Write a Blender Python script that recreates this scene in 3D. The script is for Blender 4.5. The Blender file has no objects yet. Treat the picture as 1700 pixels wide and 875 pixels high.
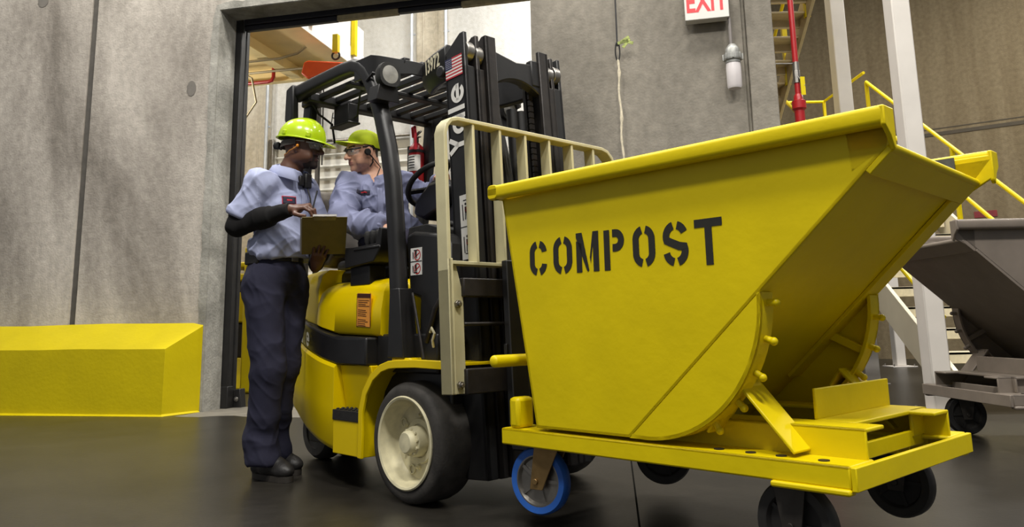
import bpy, bmesh, math, random
import numpy as np
from mathutils import Vector, Matrix, Euler, noise
from mathutils.bvhtree import BVHTree

SC = bpy.context.scene
COL = SC.collection
PI = math.pi
random.seed(7)

# ------------------------------------------------------------------ camera
cam_data = bpy.data.cameras.new('camera')
cam_data.sensor_width = 36.0
cam_data.lens = 28.0
cam_data.shift_y = -0.0762
cam_data.clip_start = 0.05
cam_data.clip_end = 120
cam = bpy.data.objects.new('camera', cam_data)
COL.objects.link(cam)
_p, _r = math.radians(10.1), math.radians(1.15)
_f = Vector((0, math.cos(_p), math.sin(_p)))
_rt = Vector((1, 0, 0))
_u = _rt.cross(_f)
_r2 = math.cos(_r) * _rt - math.sin(_r) * _u
_u2 = math.sin(_r) * _rt + math.cos(_r) * _u
cam.matrix_world = Matrix(((_r2.x, _u2.x, -_f.x, 0), (_r2.y, _u2.y, -_f.y, 0), (_r2.z, _u2.z, -_f.z, 0.76), (0, 0, 0, 1)))
SC.camera = cam

# ------------------------------------------------------------------ light
world = bpy.data.worlds.new('hall_ambient')
SC.world = world
world.use_nodes = True
world.node_tree.nodes['Background'].inputs[0].default_value = (0.95, 0.97, 1.0, 1)
world.node_tree.nodes['Background'].inputs[1].default_value = 0.26


def area_lamp(name, loc, sx, sy, power, color=(1.0, 0.965, 0.90), rot=(0, 0, 0)):
    d = bpy.data.lights.new(name, 'AREA')
    d.shape = 'RECTANGLE'
    d.size, d.size_y = sx, sy
    d.energy = power
    d.color = color
    o = bpy.data.objects.new(name, d)
    o.location = loc
    o.rotation_euler = rot
    COL.objects.link(o)
    return o


for lx, ly, pw in ((-5.6, 6.5, 195), (-2.6, 6.0, 275), (0.8, 5.0, 250), (3.6, 4.0, 210), (-2.6, -0.8, 460), (1.2, -1.2, 520), (4.6, -0.6, 300), (6.6, 6.0, 130), (5.2, 10.2, 520), (11.0, 11.0, 420)):
    area_lamp('high_bay_light', (lx, ly, 8.2), 1.4, 0.6, pw)
for lx, ly, pw in ((-0.6, 10.6, 250), (1.6, 12.0, 170), (-4.6, 11.5, 140)):
    area_lamp('dock_high_bay_light', (lx, ly, 7.6), 1.4, 0.6, pw, (1.0, 0.985, 0.95))
ul = bpy.data.lights.new('deck_underside_fill', 'POINT')  # unseen fill light added to brighten the mezzanine underside
ul.energy = 150
ul.color = (1.0, 0.93, 0.8)
ul.shadow_soft_size = 0.12
ulo = bpy.data.objects.new('deck_underside_fill', ul)
ulo.location = (-5.6, 11.0, 3.9)
COL.objects.link(ulo)

SC.view_settings.view_transform = 'Standard'
SC.view_settings.look = 'None'
SC.view_settings.gamma = 1.0
SC.view_settings.use_curve_mapping = False
SC.view_settings.exposure = 0.0


# ------------------------------------------------------------------ materials
def srgb(r, g, b):
    def c(v):
        v /= 255.0
        return v / 12.92 if v <= 0.04045 else ((v + 0.055) / 1.055) ** 2.4
    return (c(r), c(g), c(b), 1.0)


MATS = {}


def mat(name, rgb, rough=0.5, metal=0.0, var=0.12, vscale=6.0, bump=0.0, bscale=60.0, spec=0.5, emit=None, alpha=None,
        transmission=0.0, stretch=(1, 1, 1), coat=0.0, detail=6.0, ior=None):
    if name in MATS:
        return MATS[name]
    m = bpy.data.materials.new(name)
    m.use_nodes = True
    nt = m.node_tree
    b = nt.nodes['Principled BSDF']
    b.inputs['Roughness'].default_value = rough
    b.inputs['Metallic'].default_value = metal
    b.inputs['Specular IOR Level'].default_value = spec
    b.inputs['Coat Weight'].default_value = coat
    if ior:
        b.inputs['IOR'].default_value = ior
    c = srgb(*rgb)
    tc = nt.nodes.new('ShaderNodeTexCoord')
    mp = nt.nodes.new('ShaderNodeMapping')
    mp.inputs['Scale'].default_value = stretch
    nt.links.new(tc.outputs['Object'], mp.inputs['Vector'])
    if var > 0:
        nz = nt.nodes.new('ShaderNodeTexNoise')
        nz.inputs['Scale'].default_value = vscale
        nz.inputs['Detail'].default_value = detail
        nt.links.new(mp.outputs[0], nz.inputs['Vector'])
        rp = nt.nodes.new('ShaderNodeValToRGB')
        rp.color_ramp.elements[0].position = 0.3
        rp.color_ramp.elements[1].position = 0.7
        rp.color_ramp.elements[0].color = (c[0] * (1 - var), c[1] * (1 - var), c[2] * (1 - var), 1)
        rp.color_ramp.elements[1].color = (min(c[0] * (1 + var), 1), min(c[1] * (1 + var), 1), min(c[2] * (1 + var), 1), 1)
        nt.links.new(nz.outputs[0], rp.inputs[0])
        nt.links.new(rp.outputs[0], b.inputs['Base Color'])
    else:
        b.inputs['Base Color'].default_value = c
    if bump > 0:
        nb = nt.nodes.new('ShaderNodeTexNoise')
        nb.inputs['Scale'].default_value = bscale
        nb.inputs['Detail'].default_value = 4
        nt.links.new(mp.outputs[0], nb.inputs['Vector'])
        bp = nt.nodes.new('ShaderNodeBump')
        bp.inputs['Strength'].default_value = bump
        bp.inputs['Distance'].default_value = 0.01
        nt.links.new(nb.outputs[0], bp.inputs['Height'])
        nt.links.new(bp.outputs[0], b.inputs['Normal'])
    if emit:
        b.inputs['Emission Color'].default_value = c
        b.inputs['Emission Strength'].default_value = emit
    if transmission:
        b.inputs['Transmission Weight'].default_value = transmission
    if alpha is not None:
        b.inputs['Alpha'].default_value = alpha
    MATS[name] = m
    return m


def concrete(name, dark, light, scale=0.9, streak=(1, 1, 0.35), rough=0.85, bump=0.25, spec=0.3):
    """mottled bare concrete: broad cloudy stains, vertical streaks, small pores"""
    m = bpy.data.materials.new(name)
    m.use_nodes = True
    nt = m.node_tree
    N, L = nt.nodes, nt.links
    b = N['Principled BSDF']
    b.inputs['Roughness'].default_value = rough
    b.inputs['Specular IOR Level'].default_value = spec
    tc = N.new('ShaderNodeTexCoord')
    mp = N.new('ShaderNodeMapping')
    mp.inputs['Scale'].default_value = streak
    L.new(tc.outputs['Object'], mp.inputs['Vector'])
    n1 = N.new('ShaderNodeTexNoise')
    n1.inputs['Scale'].default_value = scale
    n1.inputs['Detail'].default_value = 9
    n1.inputs['Roughness'].default_value = 0.62
    n1.inputs['Distortion'].default_value = 0.5
    L.new(mp.outputs[0], n1.inputs['Vector'])
    rp = N.new('ShaderNodeValToRGB')
    rp.color_ramp.elements[0].position = 0.37
    rp.color_ramp.elements[1].position = 0.60
    rp.color_ramp.elements[0].color = srgb(*dark)
    rp.color_ramp.elements[1].color = srgb(*light)
    L.new(n1.outputs[0], rp.inputs[0])
    n2 = N.new('ShaderNodeTexNoise')
    n2.inputs['Scale'].default_value = 14
    n2.inputs['Detail'].default_value = 8
    L.new(tc.outputs['Object'], n2.inputs['Vector'])
    mx = N.new('ShaderNodeMix')
    mx.data_type = 'RGBA'
    mx.blend_type = 'OVERLAY'
    mx.inputs['Factor'].default_value = 0.35
    L.new(rp.outputs[0], mx.inputs['A'])
    L.new(n2.outputs[0], mx.inputs['B'])
    L.new(mx.outputs['Result'], b.inputs['Base Color'])
    n3 = N.new('ShaderNodeTexNoise')
    n3.inputs['Scale'].default_value = 45
    n3.inputs['Detail'].default_value = 6
    L.new(tc.outputs['Object'], n3.inputs['Vector'])
    bp = N.new('ShaderNodeBump')
    bp.inputs['Strength'].default_value = bump
    bp.inputs['Distance'].default_value = 0.02
    L.new(n3.outputs[0], bp.inputs['Height'])
    L.new(bp.outputs[0], b.inputs['Normal'])
    return m


# ------------------------------------------------------------------ mesh builder
class MB:
    """collects shapes; build() links them as ONE mesh object"""

    def __init__(self, off=(0, 0, 0)):
        self.v, self.f, self.m, self.off = [], [], [], Vector(off)
        self.mi = 0

    def add(self, vs, fs):
        n = len(self.v)
        self.v += [tuple(v) for v in vs]
        self.f += [tuple(i + n for i in f) for f in fs]
        self.m += [self.mi] * len(fs)
        return self

    def box(self, x0, x1, y0, y1, z0, z1):
        vs = [(x, y, z) for z in (z0, z1) for y in (y0, y1) for x in (x0, x1)]
        return self.add(vs, [(0, 2, 3, 1), (4, 5, 7, 6), (0, 1, 5, 4), (2, 6, 7, 3), (0, 4, 6, 2), (1, 3, 7, 5)])

    def obox(self, c, ax, ay, az):
        """oriented box: centre and three half-axis vectors"""
        c, ax, ay, az = Vector(c), Vector(ax), Vector(ay), Vector(az)
        if ax.cross(ay).dot(az) < 0:
            ax = -ax
        vs = [c + sx * ax + sy * ay + sz * az for sz in (-1, 1) for sy in (-1, 1) for sx in (-1, 1)]
        return self.add(vs, [(0, 2, 3, 1), (4, 5, 7, 6), (0, 1, 5, 4), (2, 6, 7, 3), (0, 4, 6, 2), (1, 3, 7, 5)])

    def bar(self, p0, p1, w, h, up=(0, 0, 1)):
        p0, p1 = Vector(p0), Vector(p1)
        d = p1 - p0
        L = d.length
        d.normalize()
        up = Vector(up)
        s = d.cross(up)
        if s.length < 1e-5:
            s = d.cross(Vector((1, 0, 0)))
        s.normalize()
        u = s.cross(d).normalized()
        return self.obox((p0 + p1) / 2, d * L / 2, s * w / 2, u * h / 2)

    def cyl(self, p0, p1, r0, r1=None, n=20, caps=True):
        r1 = r0 if r1 is None else r1
        p0, p1 = Vector(p0), Vector(p1)
        d = (p1 - p0).normalized()
        a = d.orthogonal().normalized()
        b = d.cross(a)
        vs = []
        for p, r in ((p0, r0), (p1, r1)):
            for i in range(n):
                t = 2 * PI * i / n
                vs.append(p + r * (math.cos(t) * a + math.sin(t) * b))
        fs = [(i, (i + 1) % n, n + (i + 1) % n, n + i) for i in range(n)]
        if caps:
            fs += [tuple(range(n - 1, -1, -1)), tuple(range(n, 2 * n))]
        return self.add(vs, fs)

    def sweep(self, pts, prof, up=(0, 1, 0), closed=False, caps=True):
        """sweep a 2-D profile [(a,b)...] (a along side, b along normal) on a polyline"""
        pts = [Vector(p) for p in pts]
        n, k = len(pts), len(prof)
        up = Vector(up)
        vs = []
        for i, p in enumerate(pts):
            a = pts[i - 1] if (i > 0 or closed) else None
            c = pts[(i + 1) % n] if (i < n - 1 or closed) else None
            t0 = (p - a).normalized() if a is not None else None
            t1 = (c - p).normalized() if c is not None else None
            t = (t0 + t1).normalized() if (t0 is not None and t1 is not None) else (t0 if t1 is None else t1)
            s = up - t * up.dot(t)
            if s.length < 1e-4:
                s = t.orthogonal()
            s.normalize()
            nn = t.cross(s)
            sc = 1.0
            for q in prof:
                vs.append(p + s * q[0] * sc + nn * q[1])
        fs = []
        for i in range(n if closed else n - 1):
            for j in range(k):
                a, b = i * k + j, i * k + (j + 1) % k
                c, d = ((i + 1) % n) * k + (j + 1) % k, ((i + 1) % n) * k + j
                fs.append((a, b, c, d))
        if caps and not closed:
            fs += [tuple(range(k - 1, -1, -1)), tuple(range((n - 1) * k, n * k))]
        return self.add(vs, fs)

    def tube(self, pts, r, n=12, closed=False):
        pts = [Vector(p) for p in pts]
        m = len(pts)
        rs = r if isinstance(r, (list, tuple)) else [r] * m
        vs, fs = [], []
        s = None
        for i, p in enumerate(pts):
            a = pts[i - 1] if (i > 0 or closed) else p
            c = pts[(i + 1) % m] if (i < m - 1 or closed) else p
            t = (c - a).normalized()
            if s is None:
                s = t.orthogonal().normalized()
            else:
                s = s - t * s.dot(t)
                s.normalize()
            nn = t.cross(s)
            for j in range(n):
                q = 2 * PI * j / n
                vs.append(p + rs[i] * (math.cos(q) * s + math.sin(q) * nn))
        for i in range(m if closed else m - 1):
            for j in range(n):
                fs.append((i * n + j, i * n + (j + 1) % n, ((i + 1) % m) * n + (j + 1) % n, ((i + 1) % m) * n + j))
        if not closed:
            fs += [tuple(range(n - 1, -1, -1)), tuple(range((m - 1) * n, m * n))]
        return self.add(vs, fs)

    def lathe(self, prof, c, axis, n=40, closed=True):
        """prof [(r, h)...] round axis at c; a closed profile gives a solid of revolution"""
        c, d = Vector(c), Vector(axis).normalized()
        a = d.orthogonal().normalized()
        b = d.cross(a)
        k = len(prof)
        vs = []
        for i in range(n):
            t = 2 * PI * i / n
            e = math.cos(t) * a + math.sin(t) * b
            for r, h in prof:
                vs.append(c + e * r + d * h)
        fs = []
        for i in range(n):
            i2 = (i + 1) % n
            for j in range(k if closed else k - 1):
                j2 = (j + 1) % k
                fs.append((i * k + j, i2 * k + j, i2 * k + j2, i * k + j2))
        return self.add(vs, fs)

    def prism(self, poly, ax, h0, h1):
        """extrude a 2-D polygon; ax 'x': poly=(y,z); 'y': poly=(x,z); 'z': poly=(x,y)"""
        def P(q, h):
            return {'x': (h, q[0], q[1]), 'y': (q[0], h, q[1]), 'z': (q[0], q[1], h)}[ax]
        n = len(poly)
        vs = [P(q, h0) for q in poly] + [P(q, h1) for q in poly]
        fs = [(i, (i + 1) % n, n + (i + 1) % n, n + i) for i in range(n)]
        fs += [tuple(range(n - 1, -1, -1)), tuple(range(n, 2 * n))]
        return self.add(vs, fs)

    def loft(self, rings, caps=True):
        n = len(rings[0])
        vs = [p for r in rings for p in r]
        fs = []
        for i in range(len(rings) - 1):
            for j in range(n):
                fs.append((i * n + j, i * n + (j + 1) % n, (i + 1) * n + (j + 1) % n, (i + 1) * n + j))
        if caps:
            fs += [tuple(range(n - 1, -1, -1)), tuple(range((len(rings) - 1) * n, len(rings) * n))]
        return self.add(vs, fs)

    def ell(self, c, r, nu=20, nv=12):
        c = Vector(c)
        vs = [c + Vector((0, 0, r[2]))]
        for i in range(1, nv):
            t = PI * i / nv
            for j in range(nu):
                q = 2 * PI * j / nu
                vs.append(c + Vector((r[0] * math.sin(t) * math.cos(q), r[1] * math.sin(t) * math.sin(q), r[2] * math.cos(t))))
        vs.append(c - Vector((0, 0, r[2])))
        fs = [(0, 1 + j, 1 + (j + 1) % nu) for j in range(nu)]
        for i in range(nv - 2):
            for j in range(nu):
                a = 1 + i * nu
                fs.append((a + j, a + nu + j, a + nu + (j + 1) % nu, a + (j + 1) % nu))
        a = 1 + (nv - 2) * nu
        fs += [(a + j, len(vs) - 1, a + (j + 1) % nu) for j in range(nu)]
        return self.add(vs, fs)

    def xf(self, fn, start=0):
        for i in range(start, len(self.v)):
            self.v[i] = tuple(fn(Vector(self.v[i])))
        return self

    def build(self, name, mats, parent=None, bevel=0.0, smooth=35, seg=2, fix=True):
        me = bpy.data.meshes.new(name)
        o3 = self.off
        me.from_pydata([(v[0] - o3.x, v[1] - o3.y, v[2] - o3.z) for v in self.v], [], self.f)
        if not isinstance(mats, (list, tuple)):
            mats = [mats]
        for m in mats:
            me.materials.append(m)
        if any(self.m):
            me.polygons.foreach_set('material_index', self.m)
        if fix:
            bm = bmesh.new()
            bm.from_mesh(me)
            bmesh.ops.recalc_face_normals(bm, faces=bm.faces)
            bm.to_mesh(me)
            bm.free()
        set_smooth(me, smooth)
        o = bpy.data.objects.new(name, me)
        COL.objects.link(o)
        if parent is not None:
            o.parent = parent
        if bevel > 0:
            md = o.modifiers.new('bevel', 'BEVEL')
            md.width = bevel
            md.segments = seg
            md.limit_method = 'ANGLE'
            md.angle_limit = math.radians(40)
        return o


def set_smooth(me, ang):
    if not ang:
        return
    bm = bmesh.new()
    bm.from_mesh(me)
    lim = math.radians(ang)
    for f in bm.faces:
        f.smooth = True
    for e in bm.edges:
        if len(e.link_faces) == 2:
            e.smooth = e.calc_face_angle(0) < lim
    bm.to_mesh(me)
    bm.free()


def tag(o, label=None, cat=None, group=None, kind=None):
    if label:
        o['label'] = label
    if cat:
        o['category'] = cat
    if group:
        o['group'] = group
    if kind:
        o['kind'] = kind
    return o


def thing(name, label, cat, loc=(0, 0, 0), rotz=0.0, group=None):
    o = bpy.data.objects.new(name, None)
    o.empty_display_size = 0.1
    COL.objects.link(o)
    o.location = loc
    o.rotation_euler = (0, 0, rotz)
    tag(o, label, cat, group)
    return o


def struct(o, label=None, cat=None):
    o['kind'] = 'structure'
    tag(o, label, cat)
    return o


def dup_tree(o, parent=None):
    c = o.copy()
    COL.objects.link(c)
    if parent is not None:
        c.parent = parent
    for ch in list(o.children):
        dup_tree(ch, c)
    return c


def text_mb(txt, size, origin, right, up, depth=0.001, bold=0.0, spacing=1.0, align='CENTER', xscale=1.0):
    """lettering as real (thin, solid) geometry: returns an MB"""
    cu = bpy.data.curves.new('t', 'FONT')
    cu.body = txt
    cu.size = size
    cu.align_x = align
    cu.align_y = 'CENTER'
    cu.extrude = depth / 2
    cu.offset = bold
    cu.space_character = spacing
    cu.resolution_u = 4
    ob = bpy.data.objects.new('t', cu)
    COL.objects.link(ob)
    dg = bpy.context.evaluated_depsgraph_get()
    me = bpy.data.meshes.new_from_object(ob.evaluated_get(dg))
    right, up = Vector(right).normalized(), Vector(up).normalized()
    nn = right.cross(up)
    origin = Vector(origin)
    mb = MB()
    mb.add([origin + right * v.co.x * xscale + up * v.co.y + nn * v.co.z for v in me.vertices], [tuple(p.vertices) for p in me.polygons])
    bpy.data.objects.remove(ob)
    bpy.data.curves.remove(cu)
    bpy.data.meshes.remove(me)
    return mb


def arc(cx, cy, r, a0, a1, n):
    return [(cx + r * math.cos(math.radians(a0 + (a1 - a0) * i / n)), cy + r * math.sin(math.radians(a0 + (a1 - a0) * i / n))) for i in range(n + 1)]


def rrect(w, h, r, n=4):
    """rounded rectangle profile centred on 0"""
    out = []
    for cx, cy, a in ((w / 2 - r, h / 2 - r, 0), (-w / 2 + r, h / 2 - r, 90), (-w / 2 + r, -h / 2 + r, 180), (w / 2 - r, -h / 2 + r, 270)):
        out += arc(cx, cy, r, a, a + 90, n)
    return out


# palette
YEL = mat('safety_yellow_paint', (218, 195, 0), 0.42, var=0.05, vscale=5, bump=0.10, bscale=30, spec=0.3)
YELF = mat('forklift_yellow_paint', (226, 196, 0), 0.3, var=0.04, vscale=4, bump=0.02, spec=0.35)
YELC = mat('curb_yellow_paint', (192, 173, 0), 0.45, var=0.06, vscale=3, bump=0.2, bscale=25, spec=0.3)
BLK = mat('black_paint', (27, 26, 26), 0.42, var=0.25, vscale=9, bump=0.03)
BLKM = mat('worn_black_steel', (44, 40, 38), 0.45, metal=0.3, var=0.3, vscale=14, bump=0.05)
RUB = mat('black_rubber', (30, 29, 28), 0.75, var=0.3, vscale=30, bump=0.15, bscale=120)
TYRE = mat('solid_tyre_rubber', (58, 55, 51), 0.75, var=0.35, vscale=16, bump=0.15, bscale=90)
CREAM = mat('cream_paint', (188, 180, 142), 0.45, var=0.1, vscale=8, bump=0.04)
RIMC = mat('cream_wheel_paint', (208, 200, 165), 0.5, var=0.16, vscale=18, bump=0.05)
STEEL = mat('bare_steel', (150, 146, 140), 0.35, metal=0.9, var=0.15, vscale=20)
ZINC = mat('zinc_plated_steel', (150, 122, 78), 0.4, metal=0.75, var=0.15, vscale=25)
WHITE = mat('white_paint', (214, 208, 200), 0.45, var=0.04, vscale=5)
OFFW = mat('warm_white_paint', (222, 214, 190), 0.5, var=0.05, vscale=5)
RED = mat('fire_red_paint', (165, 26, 30), 0.35, var=0.08, vscale=10)
REDD = mat('decal_red', (180, 30, 30), 0.5, var=0.0)
DECALW = mat('decal_white', (222, 220, 214), 0.5, var=0.03)
DECALB = mat('decal_black', (24, 23, 23), 0.55, var=0.0)
VINYL = mat('worn_seat_vinyl', (92, 84, 74), 0.6, var=0.2, vscale=12, bump=0.1)
GREYP = mat('grey_enamel', (120, 114, 110), 0.4, metal=0.2, var=0.1, vscale=8, bump=0.06, bscale=30)

# ================================================================== SETTING
CONC = concrete('bare_concrete_wall', (124, 117, 108), (200, 192, 181), 0.55)
CONCF = concrete('trowelled_concrete', (128, 126, 118), (168, 165, 156), 1.6, (1, 1, 1))
CONCR = concrete('cast_concrete_wall', (104, 99, 90), (136, 130, 119), 0.8, (1, 1, 0.6), bump=0.2)
CONCT = concrete('tan_concrete_wall', (116, 103, 80), (127, 114, 90), 1.3, (3, 3, 0.2), bump=0.3, spec=0.1)
CONCB = concrete('pale_concrete_wall', (186, 184, 178), (220, 218, 212), 0.6)
FLOOR = concrete('polished_concrete_floor', (32, 30, 26), (46, 43, 38), 0.7, (1, 1, 1), rough=0.33, bump=0.03, spec=0.32)
PATCH = mat('smooth_grout', (112, 107, 100), 0.8, var=0.15, vscale=9)
JOINT = mat('dark_joint_sealant', (84, 80, 74), 0.8, var=0.15, vscale=14)

m = MB()
m.box(-16, 26, -6, 30, -0.3, 0.0)
struct(m.build('floor', FLOOR, bevel=0), 'dark polished concrete floor of the warehouse hall', 'floor')
m = MB()
m.bar((0.44, 3.05, 0.0005), (0.66, 4.85, 0.0005), 0.008, 0.002)
struct(m.build('trim_1', mat('floor_joint_filler', (20, 19, 17), 0.9, var=0.1, spec=0.05)), 'thin dark joint line in the floor below the yellow hopper', 'floor joint')

WA = math.radians(-13)
WO = (-3.1, 8.1, 0)


def wplace(o):
    o.location = WO
    o.rotation_euler = (0, 0, WA)
    return o


# wall left of the opening (with a vertical panel joint), lintel, wall right of it
m = MB()
m.box(-9, -1.63, 0, 0.3, 0, 9.5)
m.box(-1.55, 0, 0, 0.3, 0, 9.5)
m.box(-1.63, -1.55, 0.035, 0.3, 0, 9.5)
struct(wplace(m.build('wall_left', CONC, bevel=0.006)), 'stained bare concrete wall left of the doorway', 'wall')
m = MB()
m.box(-1.625, -1.555, 0.02, 0.034, 0.0, 9.5)
struct(wplace(m.build('trim_2', JOINT)), 'vertical sealed panel joint in the left concrete wall', 'wall joint')
m = MB()
for cx, cz, rx, rz in ((-0.304, 3.335, 0.055, 0.085), (-2.298, 4.55, 0.07, 0.07)):
    n0 = len(m.v)
    pts = [(cx + rx * math.cos(2 * PI * i / 20) * (1 + 0.08 * math.sin(3 * i)), cz + rz * math.sin(2 * PI * i / 20)) for i in range(20)]
    m.prism(pts, 'y', -0.004, 0.01)
struct(wplace(m.build('trim_3', PATCH)), 'two dark grout patches on the left concrete wall', 'wall patch')
m = MB()
m.box(0, 3.4, 0, 0.3, 4.185, 9.5)
struct(wplace(m.build('wall_back', CONC)), 'concrete lintel above the doorway', 'wall')
m = MB()
m.box(3.4, 5.36, 0, 0.3, 0, 9.5)
m.box(5.36, 5.39, 0.008, 0.3, 0, 9.5)
m.box(5.39, 5.62, -0.05, 0.3, 0, 9.5)
struct(wplace(m.build('wall_right', CONCR, bevel=0.006)), 'grey concrete wall with end pilaster behind the yellow hopper', 'wall')
m = MB()
m.box(5.32, 5.62, 0.31, 6.3, 0, 9.5)
struct(wplace(m.build('wall_partition', CONCR)), 'concrete partition between dock room and stairs', 'wall')
# rough trowelled surround of the opening
m = MB()


def rough_strip(m, a0, a1, zz):
    pass


random.seed(3)
n = 40
left = [(-0.075 - 0.022 * random.random(), 4.30 * i / n) for i in range(n + 1)]
poly = [(0.0, 0.0)] + [(0.0, 4.185)] + [(3.4, 4.185), (3.4, 4.27)]
poly += [(3.4 - 3.35 * i / 30, 4.25 + 0.03 * random.random()) for i in range(1, 31)]
poly += [(-0.04, 4.24)] + left[::-1][2:]
m.prism(poly, 'y', -0.008, 0.0)
struct(wplace(m.build('trim_4', CONCF)), 'rough trowelled concrete surround of the doorway', 'door surround')
m = MB()
m.box(0, 0.006, 0.0, 0.3, 0, 4.185)
m.box(0.006, 3.4, 0.0, 0.3, 4.179, 4.185)
struct(wplace(m.build('trim_5', CONCF)), 'smooth concrete lining of the doorway', 'door surround')

random.seed(12)
m = MB()
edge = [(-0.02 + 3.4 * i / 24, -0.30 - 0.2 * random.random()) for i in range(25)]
m.prism([(0.0, 0.5), (0.0, 0.0)] + edge + [(3.4, 0.5)], 'z', 0.0, 0.0012)  # paler floor patch: dock light reflected in the doorway, painted as colour
struct(wplace(m.build('trim_10', mat('painted_dock_reflection', (112, 107, 97), 0.5, var=0.22, vscale=5, bump=0.05, spec=0.35))), 'pale patch on the doorway floor painted as reflected dock light', 'painted floor light')

# door guide behind the jamb + head bar
DG = thing('door_guide', 'tall black dock door guide rail standing inside the left door jamb', 'door guide', WO, WA)
m = MB()
m.box(-0.02, 0.075, 0.31, 0.40, 0.0, 4.2)
m.box(0.0, 0.085, 0.40, 0.46, 0.0, 4.2)
m.build('guide_rail', BLK, DG, bevel=0.008)
m = MB()
m.box(-0.02, 0.085, 0.302, 0.42, 0.0, 0.22)
m.prism([(0.0, 0.0), (0.17, 0.0), (0.15, 0.19), (0.0, 0.17)], 'y', 0.42, 0.52)
m.build('rail_foot', BLK, DG, bevel=0.006)
m = MB()
m.cyl((0.115, 0.42, 0.085), (0.115, 0.408, 0.085), 0.024)
m.cyl((0.115, 0.408, 0.085), (0.115, 0.396, 0.085), 0.012)
m.build('foot_bolt', STEEL, DG, bevel=0.002)
DH = thing('door_head_bar', 'long black door head bar under the concrete lintel with worn cream ends', 'door head bar', WO, WA)
m = MB()
m.box(0.09, 3.4, 0.31, 0.42, 4.12, 4.24)
m.box(0.09, 1.2, 0.33, 0.40, 4.06, 4.12)
m.box(1.9, 2.6, 0.33, 0.40, 4.07, 4.12)
m.build('head_bar', mat('blue_black_vinyl', (20, 20, 30), 0.45, var=0.2), DH, bevel=0.01)
for xa, xb in ((1.2, 1.9), (2.6, 3.4)):
    m = MB()
    m.box(xa, xb, 0.335, 0.395, 4.065, 4.12)
    tag(m.build('worn_edge', mat('worn_cream_vinyl', (170, 156, 120), 0.6, var=0.3, vscale=12), DH), 'worn cream lower edge')

# yellow curb along the foot of the left wall
m = MB()
L0 = [(-7.0, -0.38, 0.0), (-7.0, -0.38, 0.655), (-7.0, 0.0, 0.89), (-7.0, 0.0, 0.0)]
rows = []
for t in [i / 14 for i in range(15)]:
    x = -7.0 + t * 6.86
    w = -0.38 - 0.045 * max(0, (t - 0.6) / 0.4) ** 2
    zf = 0.66 - 0.035 * t + 0.004 * math.sin(t * 31)
    zb = 0.893 - 0.02 * t + 0.006 * math.sin(t * 23 + 1)
    rows.append([(x, w, -0.0), (x, w + 0.008, zf), (x, -0.002, zb), (x, -0.002, -0.0)])
rows.append([(-0.03, -0.02, 0.0), (-0.02, -0.012, 0.835), (-0.02, -0.010, 0.845), (-0.02, -0.010, 0.0)])
m.loft(rows)
n0 = len(m.v)
rows = []
for x, y in ((-7.0, -0.38), (-3, -0.38), (-1, -0.40), (-0.135, -0.424), (-0.03, -0.02)):
    nx, ny = (0.0, -1.0) if x < -0.1 else (0.9, -0.3)
    if -0.2 < x < -0.1:
        nx, ny = (0.5, -0.85)
    rows.append([(x - nx * 0.01, y - ny * 0.01, 0.0), (x - nx * 0.01, y - ny * 0.01, 0.022), (x + nx * 0.035, y + ny * 0.035, 0.004), (x + nx * 0.035, y + ny * 0.035, 0.0)])
m.loft(rows)
tag(wplace(m.build('concrete_curb', YELC, bevel=0.012, smooth=30)), 'yellow painted sloped-top concrete curb along the left wall', 'curb')

# ------------------------------------------------------------------ dock room seen through the doorway
m = MB()
m.box(-9, -2.75, 6.0, 6.3, 0, 9.5)
m.box(-2.75, 0.04, 6.0, 6.3, 4.15, 9.5)
m.box(0.04, 5.32, 6.0, 6.3, 0, 9.5)
struct(wplace(m.build('wall_dock', CONCB)), 'pale concrete far wall of the dock room', 'wall')
D1 = MB()
for k in range(19):
    z0 = k * 0.22
    D1.prism([(6.06, z0), (6.06, z0 + 0.015), (6.09, z0 + 0.05), (6.09, z0 + 0.19), (6.06, z0 + 0.205), (6.02, z0 + 0.22), (6.12, z0 + 0.22), (6.12, z0)], 'x', -2.75, 0.04)
struct(wplace(D1.build('door_1', mat('white_slat_door', (226, 224, 216), 0.45, var=0.03), bevel=0.003)), 'white ribbed roll-up dock door', 'dock door')
m = MB()
m.cyl((-2.8, 5.93, 4.2), (0.1, 5.93, 4.2), 0.03)
m.box(-2.82, -2.74, 5.9, 6.0, 0, 4.3)
m.box(0.03, 0.1, 5.9, 6.0, 0, 4.3)
struct(wplace(m.build('trim_6', STEEL, bevel=0.004)), 'galvanised roller bar and side tracks of the dock door', 'door track')
for nm, xa, xb in (('trim_7', -3.4, -2.84), ('trim_8', 0.12, 0.66)):
    m = MB()
    m.box(xa, xb, 5.8, 6.0, 0, 9.5)
    m.box(xa + 0.12, xa + 0.15, 5.785, 5.8, 0, 9.5)
    m.box(xb - 0.16, xb - 0.13, 5.785, 5.8, 0, 9.5)
    struct(wplace(m.build(nm, concrete('pilaster_concrete', (176, 166, 146), (204, 195, 176), 1.2), bevel=0.01)), 'ribbed concrete pilaster %s the white dock door' % ('left of' if xa < 0 else 'right of'), 'pilaster')
for nm, xx in (('galvanised_conduit', -2.79), ('galvanised_conduit', 0.055), ('galvanised_conduit', 0.70)):
    m = MB()
    m.cyl((xx, 5.74, 0.0), (xx, 5.74, 9.0), 0.03, n=12)
    for z in (1.5, 3.0, 4.5, 6.0):
        m.box(xx - 0.05, xx + 0.05, 5.765, 5.8, z, z + 0.03)
    tag(wplace(m.build(nm, mat('galvanised', (196, 200, 204), 0.4, metal=0.4, var=0.1))), {-2.79: 'vertical galvanised conduit left of the dock door', 0.055: 'vertical galvanised conduit right beside the dock door', 0.70: 'vertical galvanised conduit farthest right past the pilaster'}[xx], 'conduit', 'conduits on the dock room wall')
m = MB()
m.box(-1.92, -1.84, 5.6, 5.68, 0, 5.3)
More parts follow.
